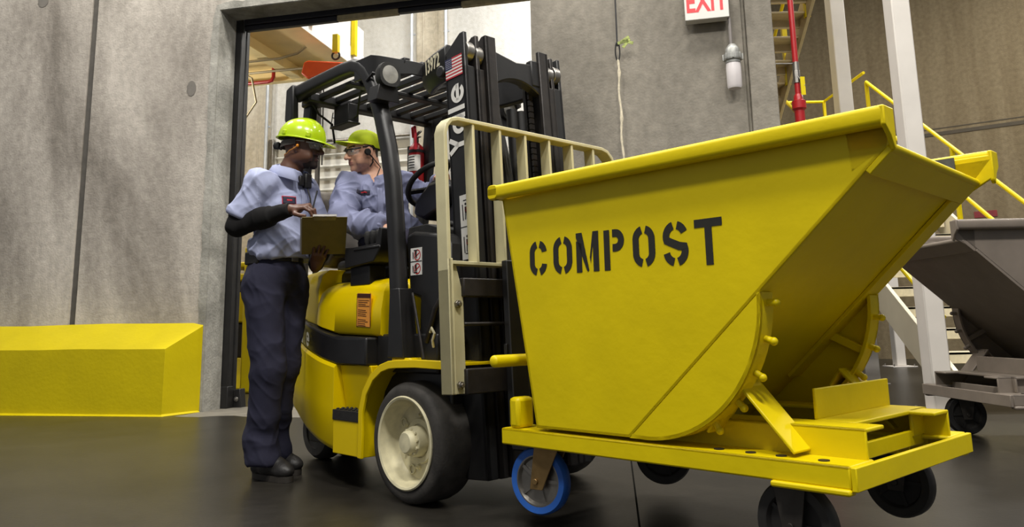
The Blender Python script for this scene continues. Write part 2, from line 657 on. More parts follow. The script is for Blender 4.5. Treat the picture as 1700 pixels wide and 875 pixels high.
m.box(-1.72, -1.66, 5.6, 5.68, 0, 5.3)
tag(wplace(m.build('steel_post', BLKM)), 'dark twin steel post in front of the dock door behind the lift truck', 'post')

# mezzanine
CRM = mat('cream_deck_paint', (236, 216, 160), 0.55, var=0.06, vscale=4)
MZ = thing('mezzanine', 'cream steel mezzanine deck with white edge beam above the dock room', 'mezzanine', WO, WA)
m = MB()
m.box(-6, -0.5, 0.6, 4.2, 5.0, 5.1)
m.build('deck', CRM, MZ)
for xx in (-1.3, -2.5, -3.7):
    m = MB()
    m.box(xx - 0.09, xx + 0.09, 0.6, 4.2, 4.79, 4.81)
    m.box(xx - 0.012, xx + 0.012, 0.6, 4.2, 4.81, 5.0)
    m.build('joist', CRM, MZ)
m = MB()
m.box(-6, -0.2, 4.1, 4.22, 4.78, 5.1)
m.box(-0.45, -0.17, 0.6, 4.22, 4.79, 4.81)
m.build('edge_beam', CRM, MZ)
m = MB()
m.box(-0.19, -0.165, 0.6, 4.15, 4.795, 5.07)
m.box(-0.2, -0.175, 0.6, 4.15, 5.08, 5.5)
m.build('fascia', mat('white_fascia', (232, 228, 222), 0.5, var=0.02), MZ)
for yy in (2.35, 3.7):
    m = MB()
    m.box(-0.165, -0.10, yy - 0.05, yy + 0.05, 4.93, 6.1)
    m.build('guard_post', YEL, MZ, bevel=0.006)
m = MB()
m.tube([(-3, 3.0, 4.74), (-1.0, 3.0, 4.74), (-0.72, 3.02, 4.80), (-0.6, 3.05, 4.9)], 0.02, 8)
m.tube([(-3, 3.5, 4.74), (-0.75, 3.5, 4.74)], 0.02, 8)
m.tube([(-1.9, 3.5, 4.74), (-1.75, 3.5, 4.66), (-1.72, 3.6, 4.3), (-1.95, 3.7, 4.1)], 0.018, 8)
tag(m.build('conduit', mat('dull_conduit', (150, 140, 116), 0.45, metal=0.4), MZ), 'dull grey conduit runs')
m = MB()
m.box(-0.75, -0.58, 3.43, 3.57, 4.64, 4.79)
m.build('junction_box', GREYP, MZ, bevel=0.008)
m = MB()
m.tube([(-0.56, 3.5, 4.72), (-0.53, 3.5, 4.6), (-0.53, 3.5, 3.2)], 0.011, 8)
m.build('drop_cable', RUB, MZ)
for nm, lab, z0 in (('hoist_block', None, 0),):
    HB = thing('hoist_block', 'orange hoist block hanging from a black hook under the mezzanine', 'hoist', WO, WA)
    m = MB()
    m.prism([(-0.30, 4.24), (-0.26, 4.40), (-0.2, 4.42), (0.36, 4.34), (0.36, 4.2), (-0.2, 4.16)], 'y', 2.35, 2.6)
    m.build('block_body', mat('hoist_orange', (230, 84, 24), 0.45, var=0.05), HB, bevel=0.02)
    m = MB()
    pts = [(0.16 + 0.055 * math.cos(a), 2.47, 4.49 + 0.055 * math.sin(a)) for a in [math.radians(d) for d in range(100, 420, 20)]]
    m.tube(pts, 0.014, 8)
    m.build('hook', BLK, HB)
    m = MB()
    m.box(0.12, 0.2, 2.43, 2.51, 4.53, 4.79)
    tag(m.build('hanger', YEL, HB, bevel=0.005), 'yellow hanger plate')
m = MB()
m.tube([(-4, 3.9, 4.72), (-1.7, 3.9, 4.72), (-1.635, 3.9, 4.735), (-1.61, 3.9, 4.79), (-1.61, 3.9, 4.98)], 0.03, 10)
tag(wplace(m.build('red_pipe', RED)), 'red sprinkler pipe elbow under the mezzanine edge', 'pipe')

# bollard and yellow lift gear just inside the door
m = MB()
m.box(-0.93, -0.55, 2.15, 2.45, 0, 1.87)
tag(wplace(m.build('yellow_bollard', YELC, bevel=0.03)), 'square yellow guard post inside the doorway behind the standing person', 'bollard')
LG = thing('dock_lift', 'yellow and black dock equipment half hidden inside the doorway', 'dock equipment', WO, WA)
m = MB()
m.box(-1.7, -1.08, 2.9, 3.6, 0.9, 1.32)
m.box(-1.7, -1.02, 2.85, 3.65, 1.48, 1.58)
m.box(-1.7, -1.02, 2.85, 3.65, 1.66, 1.74)
m.prism([(2.8, 0.0), (3.7, 0.0), (3.7, 0.42), (3.0, 0.42)], 'x', -1.7, -1.1)
m.build('lift_frame', YELC, LG, bevel=0.02)
m = MB()
m.box(-1.65, -1.12, 3.0, 3.6, 0.42, 0.9)
m.cyl((-1.2, 2.95, 0.55), (-1.2, 3.0, 0.75), 0.05)
m.box(-1.6, -1.2, 3.1, 3.5, 1.32, 1.48)
m.build('machinery', BLK, LG, bevel=0.02)

# ------------------------------------------------------------------ items on the wall right of the doorway
EX = thing('exit_sign', 'white exit sign box with red letters on the concrete wall', 'sign', WO, WA)
m = MB()
m.box(4.86, 5.25, -0.14, -0.03, 3.47, 3.80)
m.box(4.95, 5.15, -0.04, 0.0, 3.55, 3.72)
m.build('housing', mat('sign_housing_white', (208, 206, 200), 0.4, var=0.02), EX, bevel=0.006)
mb = text_mb('EXIT', 0.285, (5.055, -0.1415, 3.635), (1, 0, 0), (0, 0, 1), 0.003, 0.006, 1.02, xscale=0.62)
mb.build('lettering', mat('exit_red', (250, 40, 44), 0.5, var=0, emit=1.1), EX, smooth=0)
LP = thing('jar_lamp', 'grey conduit light with frosted glass jar below the exit sign', 'lamp', WO, WA)
m = MB()
m.tube([(5.247, -0.1, 3.47), (5.247, -0.1, 3.2)], 0.016, 10)
m.build('conduit', GREYP, LP)
m = MB()
lc = (5.255, -0.1, 3.1)
m.lathe([(0.0, 0.12), (0.03, 0.12), (0.045, 0.10), (0.062, 0.075), (0.062, 0.03), (0.078, 0.03), (0.078, -0.03), (0.066, -0.035), (0.066, -0.06), (0.0, -0.06)], lc, (0, 0, 1), 28)
lugs = MB()
for i in range(8):
    a = 2 * PI * i / 8
    lugs.obox((lc[0] + 0.08 * math.cos(a), lc[1] + 0.08 * math.sin(a), lc[2]), (0.01 * math.cos(a), 0.01 * math.sin(a), 0), (-0.006 * math.sin(a), 0.006 * math.cos(a), 0), (0, 0, 0.028))
ALU = mat('cast_aluminium', (150, 150, 146), 0.45, metal=0.5, var=0.1)
m.build('lamp_body', ALU, LP, bevel=0.003)
lugs.box(5.2, 5.31, -0.06, 0.0, 3.08, 3.2)
lugs.lathe([(0.066, -0.02), (0.08, -0.02), (0.08, 0.02), (0.066, 0.02)], lc, (0, 0, 1), 28)
lugs.build('lamp_collar', ALU, LP, bevel=0.002)
m = MB()
m.lathe([(0.0, -0.06), (0.062, -0.06), (0.066, -0.1), (0.064, -0.27), (0.056, -0.292), (0.0, -0.3)], lc, (0, 0, 1), 28)
m.build('glass_jar', mat('frosted_glass', (206, 200, 200), 0.35, var=0.04, coat=0.3), LP)
RP = thing('pull_rope', 'pale knotted rope hanging on black cord in front of the grey wall', 'rope', WO, WA)
m = MB()
m.tube([(4.235, -0.12, 6.0), (4.235, -0.12, 3.30)], 0.008, 8)
pts = [(4.235 + 0.02 * math.sin(a) * (1 if a < PI else 1), -0.12, 3.25 + 0.09 * math.cos(a)) for a in [2 * PI * i / 16 for i in range(17)]]
m.tube(pts, 0.007, 6)
m.build('cord', BLK, RP)
m = MB()
zz = [3.17 - 0.04 * i for i in range(54)]
m.tube([(4.235 + 0.006 * math.sin(i * 0.6) + i * 0.0004, -0.12, z) for i, z in enumerate(zz)], [0.010 + (0.007 if i % 11 == 3 else 0.002 * math.sin(i * 2.1)) for i in range(54)], 8)
m.build('rope', mat('pale_rope', (206, 196, 172), 0.8, var=0.2, vscale=30), RP)
m = MB()
for k, a in enumerate((0.2, 0.55, 0.9, -0.3)):
    m.obox((4.29 + 0.015 * k, -0.14, 3.33 + 0.02 * math.sin(k * 2)), (0.05 * math.cos(a), 0, 0.05 * math.sin(a)), (0, 0.004, 0), (-0.014 * math.sin(a), 0, 0.014 * math.cos(a)))
tag(m.build('ribbon_tag', mat('olive_ribbon', (150, 160, 90), 0.7, var=0.4, vscale=30), RP), 'olive green ribbon tag')

# red fire riser at the wall end
RS = thing('fire_riser', 'red fire riser pipe with tagged valve beside the wall end', 'pipe', (2.62, 7.0, 0))
m = MB()
m.cyl((0, 0, 2.78), (0, 0, 8.5), 0.026, n=16)
m.cyl((0, 0, 0), (0, 0, 2.66), 0.045, n=20)
m.lathe([(0.026, 2.8), (0.04, 2.78), (0.044, 2.74), (0.062, 2.73), (0.062, 2.66), (0.045, 2.64), (0.0, 2.64), (0.0, 2.8)], (0, 0, 0), (0, 0, 1), 20)
m.build('pipe', RED, RS)
m = MB()
m.cyl((0, 0, 2.9), (0, 0, 3.02), 0.034, n=8)
m.cyl((0, 0, 3.02), (0, 0, 3.1), 0.031, n=14)
m.bar((0.0, -0.03, 2.96), (0.05, -0.05, 2.86), 0.02, 0.01)
m.bar((-0.45, 0.0, 3.09), (0, 0, 3.09), 0.012, 0.012)
m.build('valve', STEEL, RS, bevel=0.002)
m = MB()
m.obox((0.03, -0.055, 2.86), (0.02, 0, 0.0), (0, 0.003, 0), (0, 0, 0.085))
tag(m.build('valve_tag', YEL, RS), 'yellow valve tag')

# side wall far right with a horizontal panel joint and a painted shadow band
m = MB()
ang = math.radians(-35)
m.box(-14, 16, 0, 0.3, 0, 10)
o = m.build('wall_side', CONCT)
o.location = (7.56, 16, 0)
o.rotation_euler = (0, 0, ang)
struct(o, 'tan concrete side wall beyond the stairs', 'wall')
m = MB()
m.box(-6, 16, -0.006, 0.0, 4.46, 4.48)
m.box(-6, 16, -0.012, 0.0, 4.33, 4.40)  # lower dark band is a conduit's shadow painted on the wall
o = m.build('trim_9', mat('tan_joint_and_shadow', (74, 66, 52), 0.8, var=0.1))
o.location = (7.56, 16, 0)
o.rotation_euler = (0, 0, ang)
struct(o, 'thin horizontal panel joint and painted shadow band on the tan side wall', 'wall joint')

# ------------------------------------------------------------------ stairs
ST = thing('metal_staircase', 'white and cream switchback metal staircase with yellow handrails', 'staircase', (4.2, 9.0, 0))
so = (4.2, 9.0, 0)
TRD = mat('cream_tread', (214, 204, 176), 0.6, var=0.12, vscale=20)
TRD2 = mat('tan_tread', (196, 178, 138), 0.6, var=0.08, vscale=10)
tr0 = MB(so)
tr0.box(3.62, 4.88, 7.0, 7.29, 0.45, 0.475)
tr0.box(3.62, 4.88, 7.0, 7.02, 0.38, 0.475)
tread0 = tr0.build('tread', TRD, ST, bevel=0.004)
for k in list(range(-1, 0)) + list(range(1, 13)):
    c = tread0.copy()
    COL.objects.link(c)
    c.parent = ST
    c.location = (0, 0.28 * k, 0.2 * k)
tr1 = MB(so)
tr1.box(2.2, 3.46, 10.2, 10.45, 3.3, 3.325)
tr1.box(2.2, 3.46, 10.42, 10.45, 3.2, 3.325)
tread1 = tr1.build('tread', TRD2, ST, bevel=0.004)
for k in range(1, 11):
    c = tread1.copy()
    COL.objects.link(c)
    c.parent = ST
    c.location = (0, -0.28 * k, 0.2 * k)
for x in (3.58, 4.92):
    m = MB(so)
    m.prism([(6.62, 0.0), (6.86, 0.0), (6.86, 0.12), (10.75, 2.9), (10.75, 3.12), (10.55, 3.12), (6.62, 0.32)], 'x', x - 0.02, x + 0.02)
    m.build('stringer', OFFW, ST, bevel=0.004)
for x in (2.16, 3.48):
    m = MB(so)
    m.prism([(10.75, 2.95), (10.55, 2.95), (7.3, 5.28), (7.3, 5.5), (7.5, 5.5), (10.75, 3.2)], 'x', x - 0.02, x + 0.02)
    m.build('stringer', TRD2, ST, bevel=0.004)
m = MB(so)
m.box(2.1, 4.95, 10.6, 12.2, 2.98, 3.05)
m.box(2.1, 4.95, 10.58, 10.62, 2.85, 3.06)
m.build('landing', OFFW, ST)


def rail(name, pts, r=0.022):
    m = MB(so)
    m.tube(pts, r, 10)
    return m.build(name, YEL, ST)


def nz(y):
    return 0.45 + (y - 7.0) * 0.714


for x in (3.58, 4.92):
    for h, nm in ((0.98, 'handrail'), (0.5, 'mid_rail')):
        rail(nm, [(x, 6.75, nz(6.75) + h), (x, 10.6, nz(10.6) + h)])
    for y in (6.8, 8.7, 10.6):
        m = MB(so)
        m.box(x - 0.02, x + 0.02, y - 0.02, y + 0.02, nz(y) - 0.05, nz(y) + 0.98)
        m.build('rail_post', YEL, ST)
for h, nm in ((1.1, 'handrail'), (0.55, 'mid_rail')):
    rail(nm, [(2.1, 12.1, 3.05 + h), (4.92, 12.1, 3.05 + h), (4.92, 10.65, 3.05 + h)])
for x in (2.15, 3.3, 4.92):
    m = MB(so)
    m.box(x - 0.02, x + 0.02, 12.08, 12.12, 3.05, 4.15)
    m.build('rail_post', YEL, ST)
for x in (2.16, 3.48):
    for h, nm in ((0.95, 'handrail'),):
        rail(nm, [(x, 10.5, 3.1 + h), (x, 7.6, 3.1 + h + 2.9 * 0.714)])
    for y in (10.4, 9.6, 8.8, 8.0):
        m = MB(so)
        m.box(x - 0.03, x + 0.03, y - 0.03, y + 0.03, 3.1 + (10.4 - y) * 0.714, 4.0 + (10.4 - y) * 0.714)
        m.build('rail_post', YEL, ST)


def column(x, y, w, lab, h=8.5, base=0.17):
    c = thing('steel_column', lab, 'column', (x, y, 0), 0.0, 'white steel columns by the stairs')
    m = MB()
    m.box(-w / 2, w / 2, -w / 2, w / 2, 0.012, h)
    m.build('shaft', WHITE, c, bevel=0.012)
    m = MB()
    m.box(-base, base, -base, base, 0, 0.014)
    m.build('base_plate', WHITE, c, bevel=0.003)
    for sx in (-1, 1):
        for sy in (-1, 1):
            m = MB()
            m.cyl((sx * (base - 0.035), sy * (base - 0.035), 0.014), (sx * (base - 0.035), sy * (base - 0.035), 0.05), 0.012, n=6)
            m.build('anchor_bolt', STEEL, c)
    return c


column(3.47, 6.75, 0.165, 'thick white square column in front of the stairs')
column(4.30, 9.95, 0.185, 'white column farther back left of the stairs')
column(6.3, 13.4, 0.16, 'short white post under the stair landing far behind', 2.6, 0.2)
m = MB()
m.box(1.54, 1.92, -0.012, 0.0, 2.64, 2.76)
o = m.build('red_sign', mat('dull_red_sign', (120, 22, 26), 0.5, var=0.15, vscale=14), bevel=0.001)
o.location = (7.56, 16, 0)
o.rotation_euler = (0, 0, ang)
tag(o, 'small dark red sign above the grey hopper rim', 'sign')

# ================================================================== LIFT TRUCK (local: x forward, y left, z up, origin under the front axle)
FO = (-0.0821, 4.0173, 0.0)
FA = math.atan2(-0.72537, 0.68835)
FM = Matrix.Translation(FO) @ Matrix.Rotation(FA, 4, 'Z')


def fw(x, y, z):
    return FM @ Vector((x, y, z))


FK = thing('forklift', 'yellow and black counterbalance forklift with cream load backrest', 'forklift', FO, FA)
Y0 = -0.035     # mast centre line


def outline(pts):
    """half outline (x, y<0) front to rear -> closed loop"""
    return pts + [(x, -y) for x, y in reversed(pts) if y != 0]


def smooth_half(pts, n=4):
    out = []
    P = [Vector((p[0], p[1], 0)) for p in pts]
    P = [P[0]] + P + [P[-1]]
    for i in range(1, len(P) - 2):
        for k in range(n):
            t = k / n
            a, b, c, d = P[i - 1], P[i], P[i + 1], P[i + 2]
            q = 0.5 * ((2 * b) + (c - a) * t + (2 * a - 5 * b + 4 * c - d) * t * t + (3 * b - 3 * c + d - a) * t ** 3)
            out.append((q.x, q.y))
    out.append((pts[-1][0], pts[-1][1]))
    return out


def rise(v):
    # body lines climb gently towards the tail
    k = 0.16 * max(0.0, -0.64 - v.x) * (1.0 if v.z < 0.8 else max(0.0, (1.03 - v.z) / 0.23))
    return Vector((v.x, v.y, v.z + k))


half = [(-0.65, -0.535)] + smooth_half([(-0.66, -0.535), (-0.82, -0.522), (-1.05, -0.465), (-1.25, -0.395), (-1.42, -0.335), (-1.57, -0.265), (-1.67, -0.17), (-1.71, -0.06), (-1.715, 0.0)])
m = MB()
loop = outline(half)


def ring(z, ins, dx=0.0):
    out = []
    for x, y in loop:
        k = (abs(y) - ins) / max(abs(y), 1e-6) if abs(y) > ins else 0.0
        xx = x + (ins + dx if x < -1.3 else 0)
        out.append((xx, y * max(k, 0.02), z))
    return out


m.loft([ring(0.15, 0.06), ring(0.17, 0.02), ring(0.20, 0.003), ring(0.38, 0.0), ring(0.575, 0.0), ring(0.59, 0.012)])
m.xf(rise)
m.build('counterweight', YELF, FK, bevel=0.006)
# front lower side bodies with step recess
for s in (-1, 1):
    m = MB()
    m.prism([(-0.65, s * 0.535), (-0.395, s * 0.535), (-0.395, s * 0.30), (-0.65, s * 0.30)], 'z', 0.165, 0.345)
    m.loft([[(-0.65, s * 0.46, 0.36), (-0.385, s * 0.44, 0.36), (-0.385, s * 0.25, 0.36), (-0.65, s * 0.25, 0.36)],
            [(-0.65, s * 0.50, 0.59), (-0.37, s * 0.50, 0.59), (-0.37, s * 0.25, 0.59), (-0.65, s * 0.25, 0.59)]])
    m.build('side_panel', YELF, FK, bevel=0.004)
for s in (-1, 1):
    m = MB()
    m.box(-0.65, -0.395, min(s * 0.54, s * 0.40), max(s * 0.54, s * 0.40), 0.325, 0.375)
    for i in range(7):
        for j in range(4):
            m.cyl((-0.63 + i * 0.036, s * (0.43 + j * 0.03), 0.375), (-0.63 + i * 0.036, s * (0.43 + j * 0.03), 0.382), 0.009, n=8)
    m.build('step', RUB, FK, bevel=0.003)
# black band between lower body and hood
m = MB()
bl = outline([(-0.38, -0.525), (-0.64, -0.525)] + [(x, y * 0.975) for x, y in half[2:]])
m.loft([[(x, y, 0.59) for x, y in bl], [(x, y, 0.725) for x, y in bl]])
m.box(-0.38, 0.10, -0.46, -0.36, 0.56, 0.74)
m.box(-0.38, 0.10, 0.36, 0.46, 0.56, 0.74)
m.xf(rise)
m.build('belt_band', BLK, FK, bevel=0.01)
# maker's name on the band
a = Vector((-0.82, -0.516, 0))
b = Vector((-1.19, -0.407, 0))
dr = (a - b).normalized()


def glyph(ch, r, t):
    """bold round letter (x right, y up, centred) as flat ribbons"""
    g = MB()

    def rib(pts):
        P = [Vector(p) for p in pts]
        L, R = [], []
        for i, p in enumerate(P):
            d = (P[min(i + 1, len(P) - 1)] - P[max(i - 1, 0)]).normalized()
            n = Vector((-d.y, d.x)) * t / 2
            L.append(p + n)
            R.append(p - n)
        k = len(P)
        g.add([(q.x, q.y, 0) for q in L + R], [(i, i + 1, k + i + 1, k + i) for i in range(k - 1)])
    if ch == 'e':
        rib([(-r, 0), (r + t / 2, 0)])
        rib(arc(0, 0, r, 0, 318, 24))
    elif ch == 'a':
        rib(arc(0, 0, r, 0, 360, 28))
        rib([(r, r + t / 2), (r, -r - t / 2)])
    elif ch == 'l':
        rib([(0, -r - t / 2), (0, 2.1 * r)])
    elif ch == 'Y':
        rib([(0, -r - t / 2), (0, 0.5 * r)])
        rib([(0, 0.4 * r), (-r * 0.95, 2.1 * r)])
        rib([(0, 0.4 * r), (r * 0.95, 2.1 * r)])
    return g


def glyph_at(ch, r, t, o, right, up):
    g = glyph(ch, r, t)
    right, up, o = Vector(right), Vector(up), Vector(o)
    n = right.cross(up).normalized() * 0.0006 * ord(ch[0]) / 100
    g.xf(lambda v: o + right * v.x + up * v.y + n)
    return g


for ch, t in (('Y', -0.115), ('a', -0.005), ('l', 0.072), ('e', 0.142)):
    p = b + dr * t
    nn = Vector((dr.y, -dr.x, 0))
    glyph_at(ch, 0.030, 0.018, p + nn * 0.013 + Vector((0, 0, 0.652)), dr, (0, 0, 1)).xf(rise).build('band_letter', DECALW, FK, smooth=0, fix=False)

# hood (rounded box)
m = MB()


def hood_ring(z, ins, xf, xr):
    pts = []
    hw = 0.475 - ins
    prof = [(xf, -hw)] + [(-0.75, -hw)] + smooth_half([(-0.76, -hw), (-0.92, -hw + 0.015), (-1.04, -hw + 0.06), (-1.10, -hw + 0.14), (-1.115, -hw + 0.25)], 4)
    prof = [(x if x > -0.7 else x + ins * 0.8, y) for x, y in prof]
    return [(x, y, z) for x, y in outline(prof)]


rings = [hood_ring(0.728, 0.02, -0.33, 0), hood_ring(0.74, 0.0, -0.33, 0), hood_ring(0.86, 0.005, -0.33, 0), hood_ring(0.945, 0.02, -0.33, 0), hood_ring(0.985, 0.045, -0.34, 0),
         hood_ring(1.012, 0.085, -0.36, 0), hood_ring(1.025, 0.15, -0.5, 0)]
m.loft(rings)
m.xf(rise)
m.build('hood', YELF, FK, smooth=60)
m = MB()
tl = outline([(-1.05, -0.40), (-1.2, -0.38)] + smooth_half([(-1.25, -0.36), (-1.45, -0.30), (-1.6, -0.2), (-1.68, -0.08), (-1.69, 0.0)]))
m.loft([[(x, y * 1.0, 0.725) for x, y in tl], [(x, y, 0.98) for x, y in tl], [(x * 0.99, y * 0.96, 1.07) for x, y in tl], [(x * 0.97, y * 0.88, 1.10) for x, y in tl]])
m.xf(rise)
m.build('rear_counterweight', YELF, FK, bevel=0.01, smooth=50)
# warning label on the hood
LB = MB()
LB.obox((-0.475, -0.4765, 0.86), (0.062, 0, -0.004), (0, 0.001, 0), (0.004, 0, 0.083))
lab = LB.build('warning_label', mat('label_orange', (226, 150, 60), 0.5, var=0.04), FK)
lm = MB()
lm.obox((-0.472, -0.478, 0.931), (0.058, 0, -0.003), (0, 0.001, 0), (0.001, 0, 0.010))
for i in range(14):
    z = 0.908 - i * 0.0095
    w = 0.05 * (0.65 + 0.35 * random.random())
    if i in (4, 9):
        continue
    lm.obox((-0.473 - 0.05 + w - i * 0.0003, -0.478, z), (w, 0, -0.003), (0, 0.0008, 0), (0, 0, 0.0013))
for sx in (-1, 1):
    lm.obox((-0.475 + sx * 0.0605, -0.478, 0.86), (0.0012, 0, 0), (0, 0.0008, 0), (0, 0, 0.083))
lm.obox((-0.478, -0.478, 0.778), (0.061, 0, -0.004), (0, 0.0008, 0), (0, 0, 0.0012))
lm.build('label_print', mat('label_ink', (70, 30, 16), 0.5, var=0), lab)

# floor pan, cowl and dash
m = MB()
m.box(-0.40, 0.16, -0.43, 0.43, 0.22, 0.64)
m.box(-1.3, 0.3, -0.30, 0.30, 0.14, 0.60)
m.build('chassis', BLK, FK, bevel=0.01)
m = MB()
m.prism([(-0.13, 0.92), (-0.16, 1.205), (-0.10, 1.222), (0.13, 1.19), (0.17, 1.14), (0.17, 0.60), (-0.06, 0.60), (-0.05, 0.90)], 'y', -0.45, 0.45)
m.build('cowl', BLK, FK, bevel=0.02, seg=3)
m = MB()
m.prism([(-0.17, 1.20), (-0.16, 1.245), (-0.02, 1.25), (0.10, 1.215), (0.10, 1.19)], 'y', -0.43, 0.40)
m.tube([(-0.02, -0.28, 1.25), (-0.0, -0.30, 1.262), (0.03, -0.30, 1.25)], 0.012, 8)
m.build('dash_top', RUB, FK, bevel=0.012)
m = MB()
m.prism([(-0.58, 1.385), (-0.48, 1.345), (-0.30, 1.40), (-0.24, 1.50), (-0.30, 1.55), (-0.44, 1.545), (-0.56, 1.46)], 'y', -0.10, 0.10)
m.prism([(-0.44, 1.36), (-0.28, 1.42), (-0.04, 1.2), (-0.16, 1.2)], 'y', -0.06, 0.06)
m.build('steering_column', BLK, FK, bevel=0.02)
m = MB()
wc = Vector((-0.50, 0.0, 1.555))
wn = Vector((-0.64, 0.0, 0.77)).normalized()
wa = Vector((0, 1, 0))
wb = wn.cross(wa)
pts = [wc + 0.165 * (math.cos(t) * wa + math.sin(t) * wb) for t in [2 * PI * i / 40 for i in range(40)]]
m.tube(pts, 0.0155, 12, closed=True)
for t in (30, 150, 270):
    q = math.radians(t)
    m.bar(wc - wn * 0.03, wc + 0.16 * (math.cos(q) * wa + math.sin(q) * wb), 0.03, 0.012, wn)
m.cyl(wc - wn * 0.06, wc + wn * 0.0, 0.04)
m.build('steering_wheel', RUB, FK, smooth=50)
# side decal sheet (two safety pictograms)


def pictos(name, c, right, up, w, h, parent, red=True, person=True):
    right, up = Vector(right).normalized(), Vector(up).normalized()
    c = Vector(c)
    n = right.cross(up)
    b = MB()
    b.obox(c, right * w / 2, up * h / 2, n * 0.001)
    sheet = b.build(name, DECALW, parent, bevel=0.0)
    k = MB()
    k.obox(c + n * 0.0015, right * w / 2, up * 0.002, n * 0.0006)

    def disc(u, v, r0, r1, nn=18):
        ps = []
        n0 = len(k.v)
        vs, fs = [], []
        for i in range(nn):
            t = 2 * PI * i / nn
            for r in (r0, r1):
                vs.append(c + right * (u + r * math.cos(t)) + up * (v + r * math.sin(t)) + n * 0.0018)
        for i in range(nn):
            j = (i + 1) % nn
            fs.append((2 * i, 2 * i + 1, 2 * j + 1, 2 * j))
        k.add(vs, fs)

    def bar2(u0, v0, u1, v1, t):
        a, bq = c + right * u0 + up * v0 + n * 0.0018, c + right * u1 + up * v1 + n * 0.0018
        d = (bq - a)
        L = d.length
        d.normalize()
        k.obox((a + bq) / 2, d * L / 2, d.cross(n) * t / 2, n * 0.0004)
    for sgn in (1, -1):
        v = sgn * h * 0.25
        k.mi = 0
        disc(-w * 0.02, v + h * 0.10, 0.0, w * 0.075)
        bar2(-w * 0.02, v + h * 0.06, -w * 0.02, v - h * 0.04, w * 0.14)
        bar2(-w * 0.06, v - h * 0.03, -w * 0.08, v - h * 0.14, w * 0.06)
        bar2(w * 0.03, v - h * 0.03, w * 0.05, v - h * 0.14, w * 0.06)
        bar2(-w * 0.2, v + h * 0.16 * sgn, w * 0.12, v + h * 0.16 * sgn, w * 0.05)
        bar2(-w * 0.28, v + h * 0.1, -w * 0.26, v - h * 0.15, w * 0.07)
        k.mi = 1
        if red:
            disc(w * 0.1, v - h * 0.02, w * 0.24, w * 0.30)
            bar2(-w * 0.1, v - h * 0.1, w * 0.28, v + h * 0.06, w * 0.06)
        if person:
            bar2(0, v + h * 0.05, 0.0, v - h * 0.02, w * 0.2)
            bar2(w * 0.02, v + h * 0.03, w * 0.26, v + h * 0.01, w * 0.1)
    k.build('pictogram', [DECALB, REDD], sheet, smooth=0)
    return sheet


pictos('safety_decal', (-0.07, -0.4515, 1.075), (1, 0, 0), (0, 0, 1), 0.088, 0.128, FK, True, False)

# seat
m = MB()
m.box(-1.12, -0.55, -0.26, 0.24, 1.02, 1.10)
m.box(-1.1, -0.5, -0.30, 0.28, 0.96, 1.03)
m.build('seat_base', BLK, FK, bevel=0.02)
m = MB()
m.box(-1.12, -0.56, -0.255, 0.235, 1.085, 1.16)
m.build('seat_cushion', mat('black_seat_vinyl', (34, 33, 34), 0.5, var=0.2, vscale=12), FK, bevel=0.03, seg=3)
m = MB()
m.prism([(-1.16, 1.12), (-1.30, 1.14), (-1.40, 1.55), (-1.36, 1.60), (-1.28, 1.60), (-1.22, 1.5), (-1.10, 1.2)], 'y', -0.27, 0.24)
m.build('seat_back', VINYL, FK, bevel=0.04, seg=4)
# hydraulic lever console at the right of the seat
m = MB()
m.prism([(-0.69, 1.08), (-0.42, 1.10), (-0.36, 1.17), (-0.35, 1.265), (-0.375, 1.27), (-0.40, 1.19), (-0.69, 1.185)], 'y', -0.46, -0.31)
m.box(-0.60, -0.36, -0.465, -0.455, 1.165, 1.18)
m.box(-0.68, -0.5, -0.43, -0.33, 0.99, 1.09)
m.build('control_console', BLK, FK, bevel=0.012)
for i in range(4):
    x = -0.565 + i * 0.05
    m = MB()
    m.loft([[(x + math.cos(t) * r, -0.40 + math.sin(t) * r * 1.1, z) for t in [2 * PI * j / 12 for j in range(12)]] for r, z in ((0.008, 1.18), (0.010, 1.20), (0.015, 1.212), (0.017, 1.24), (0.016, 1.262), (0.009, 1.270))])
    m.build('lever_knob', RUB, FK, smooth=60)
m = MB()
m.prism([(-1.02, 1.17), (-0.80, 1.17), (-0.80, 1.21), (-1.02, 1.22)], 'y', -0.345, -0.28)
m.build('armrest', RUB, FK, bevel=0.02)

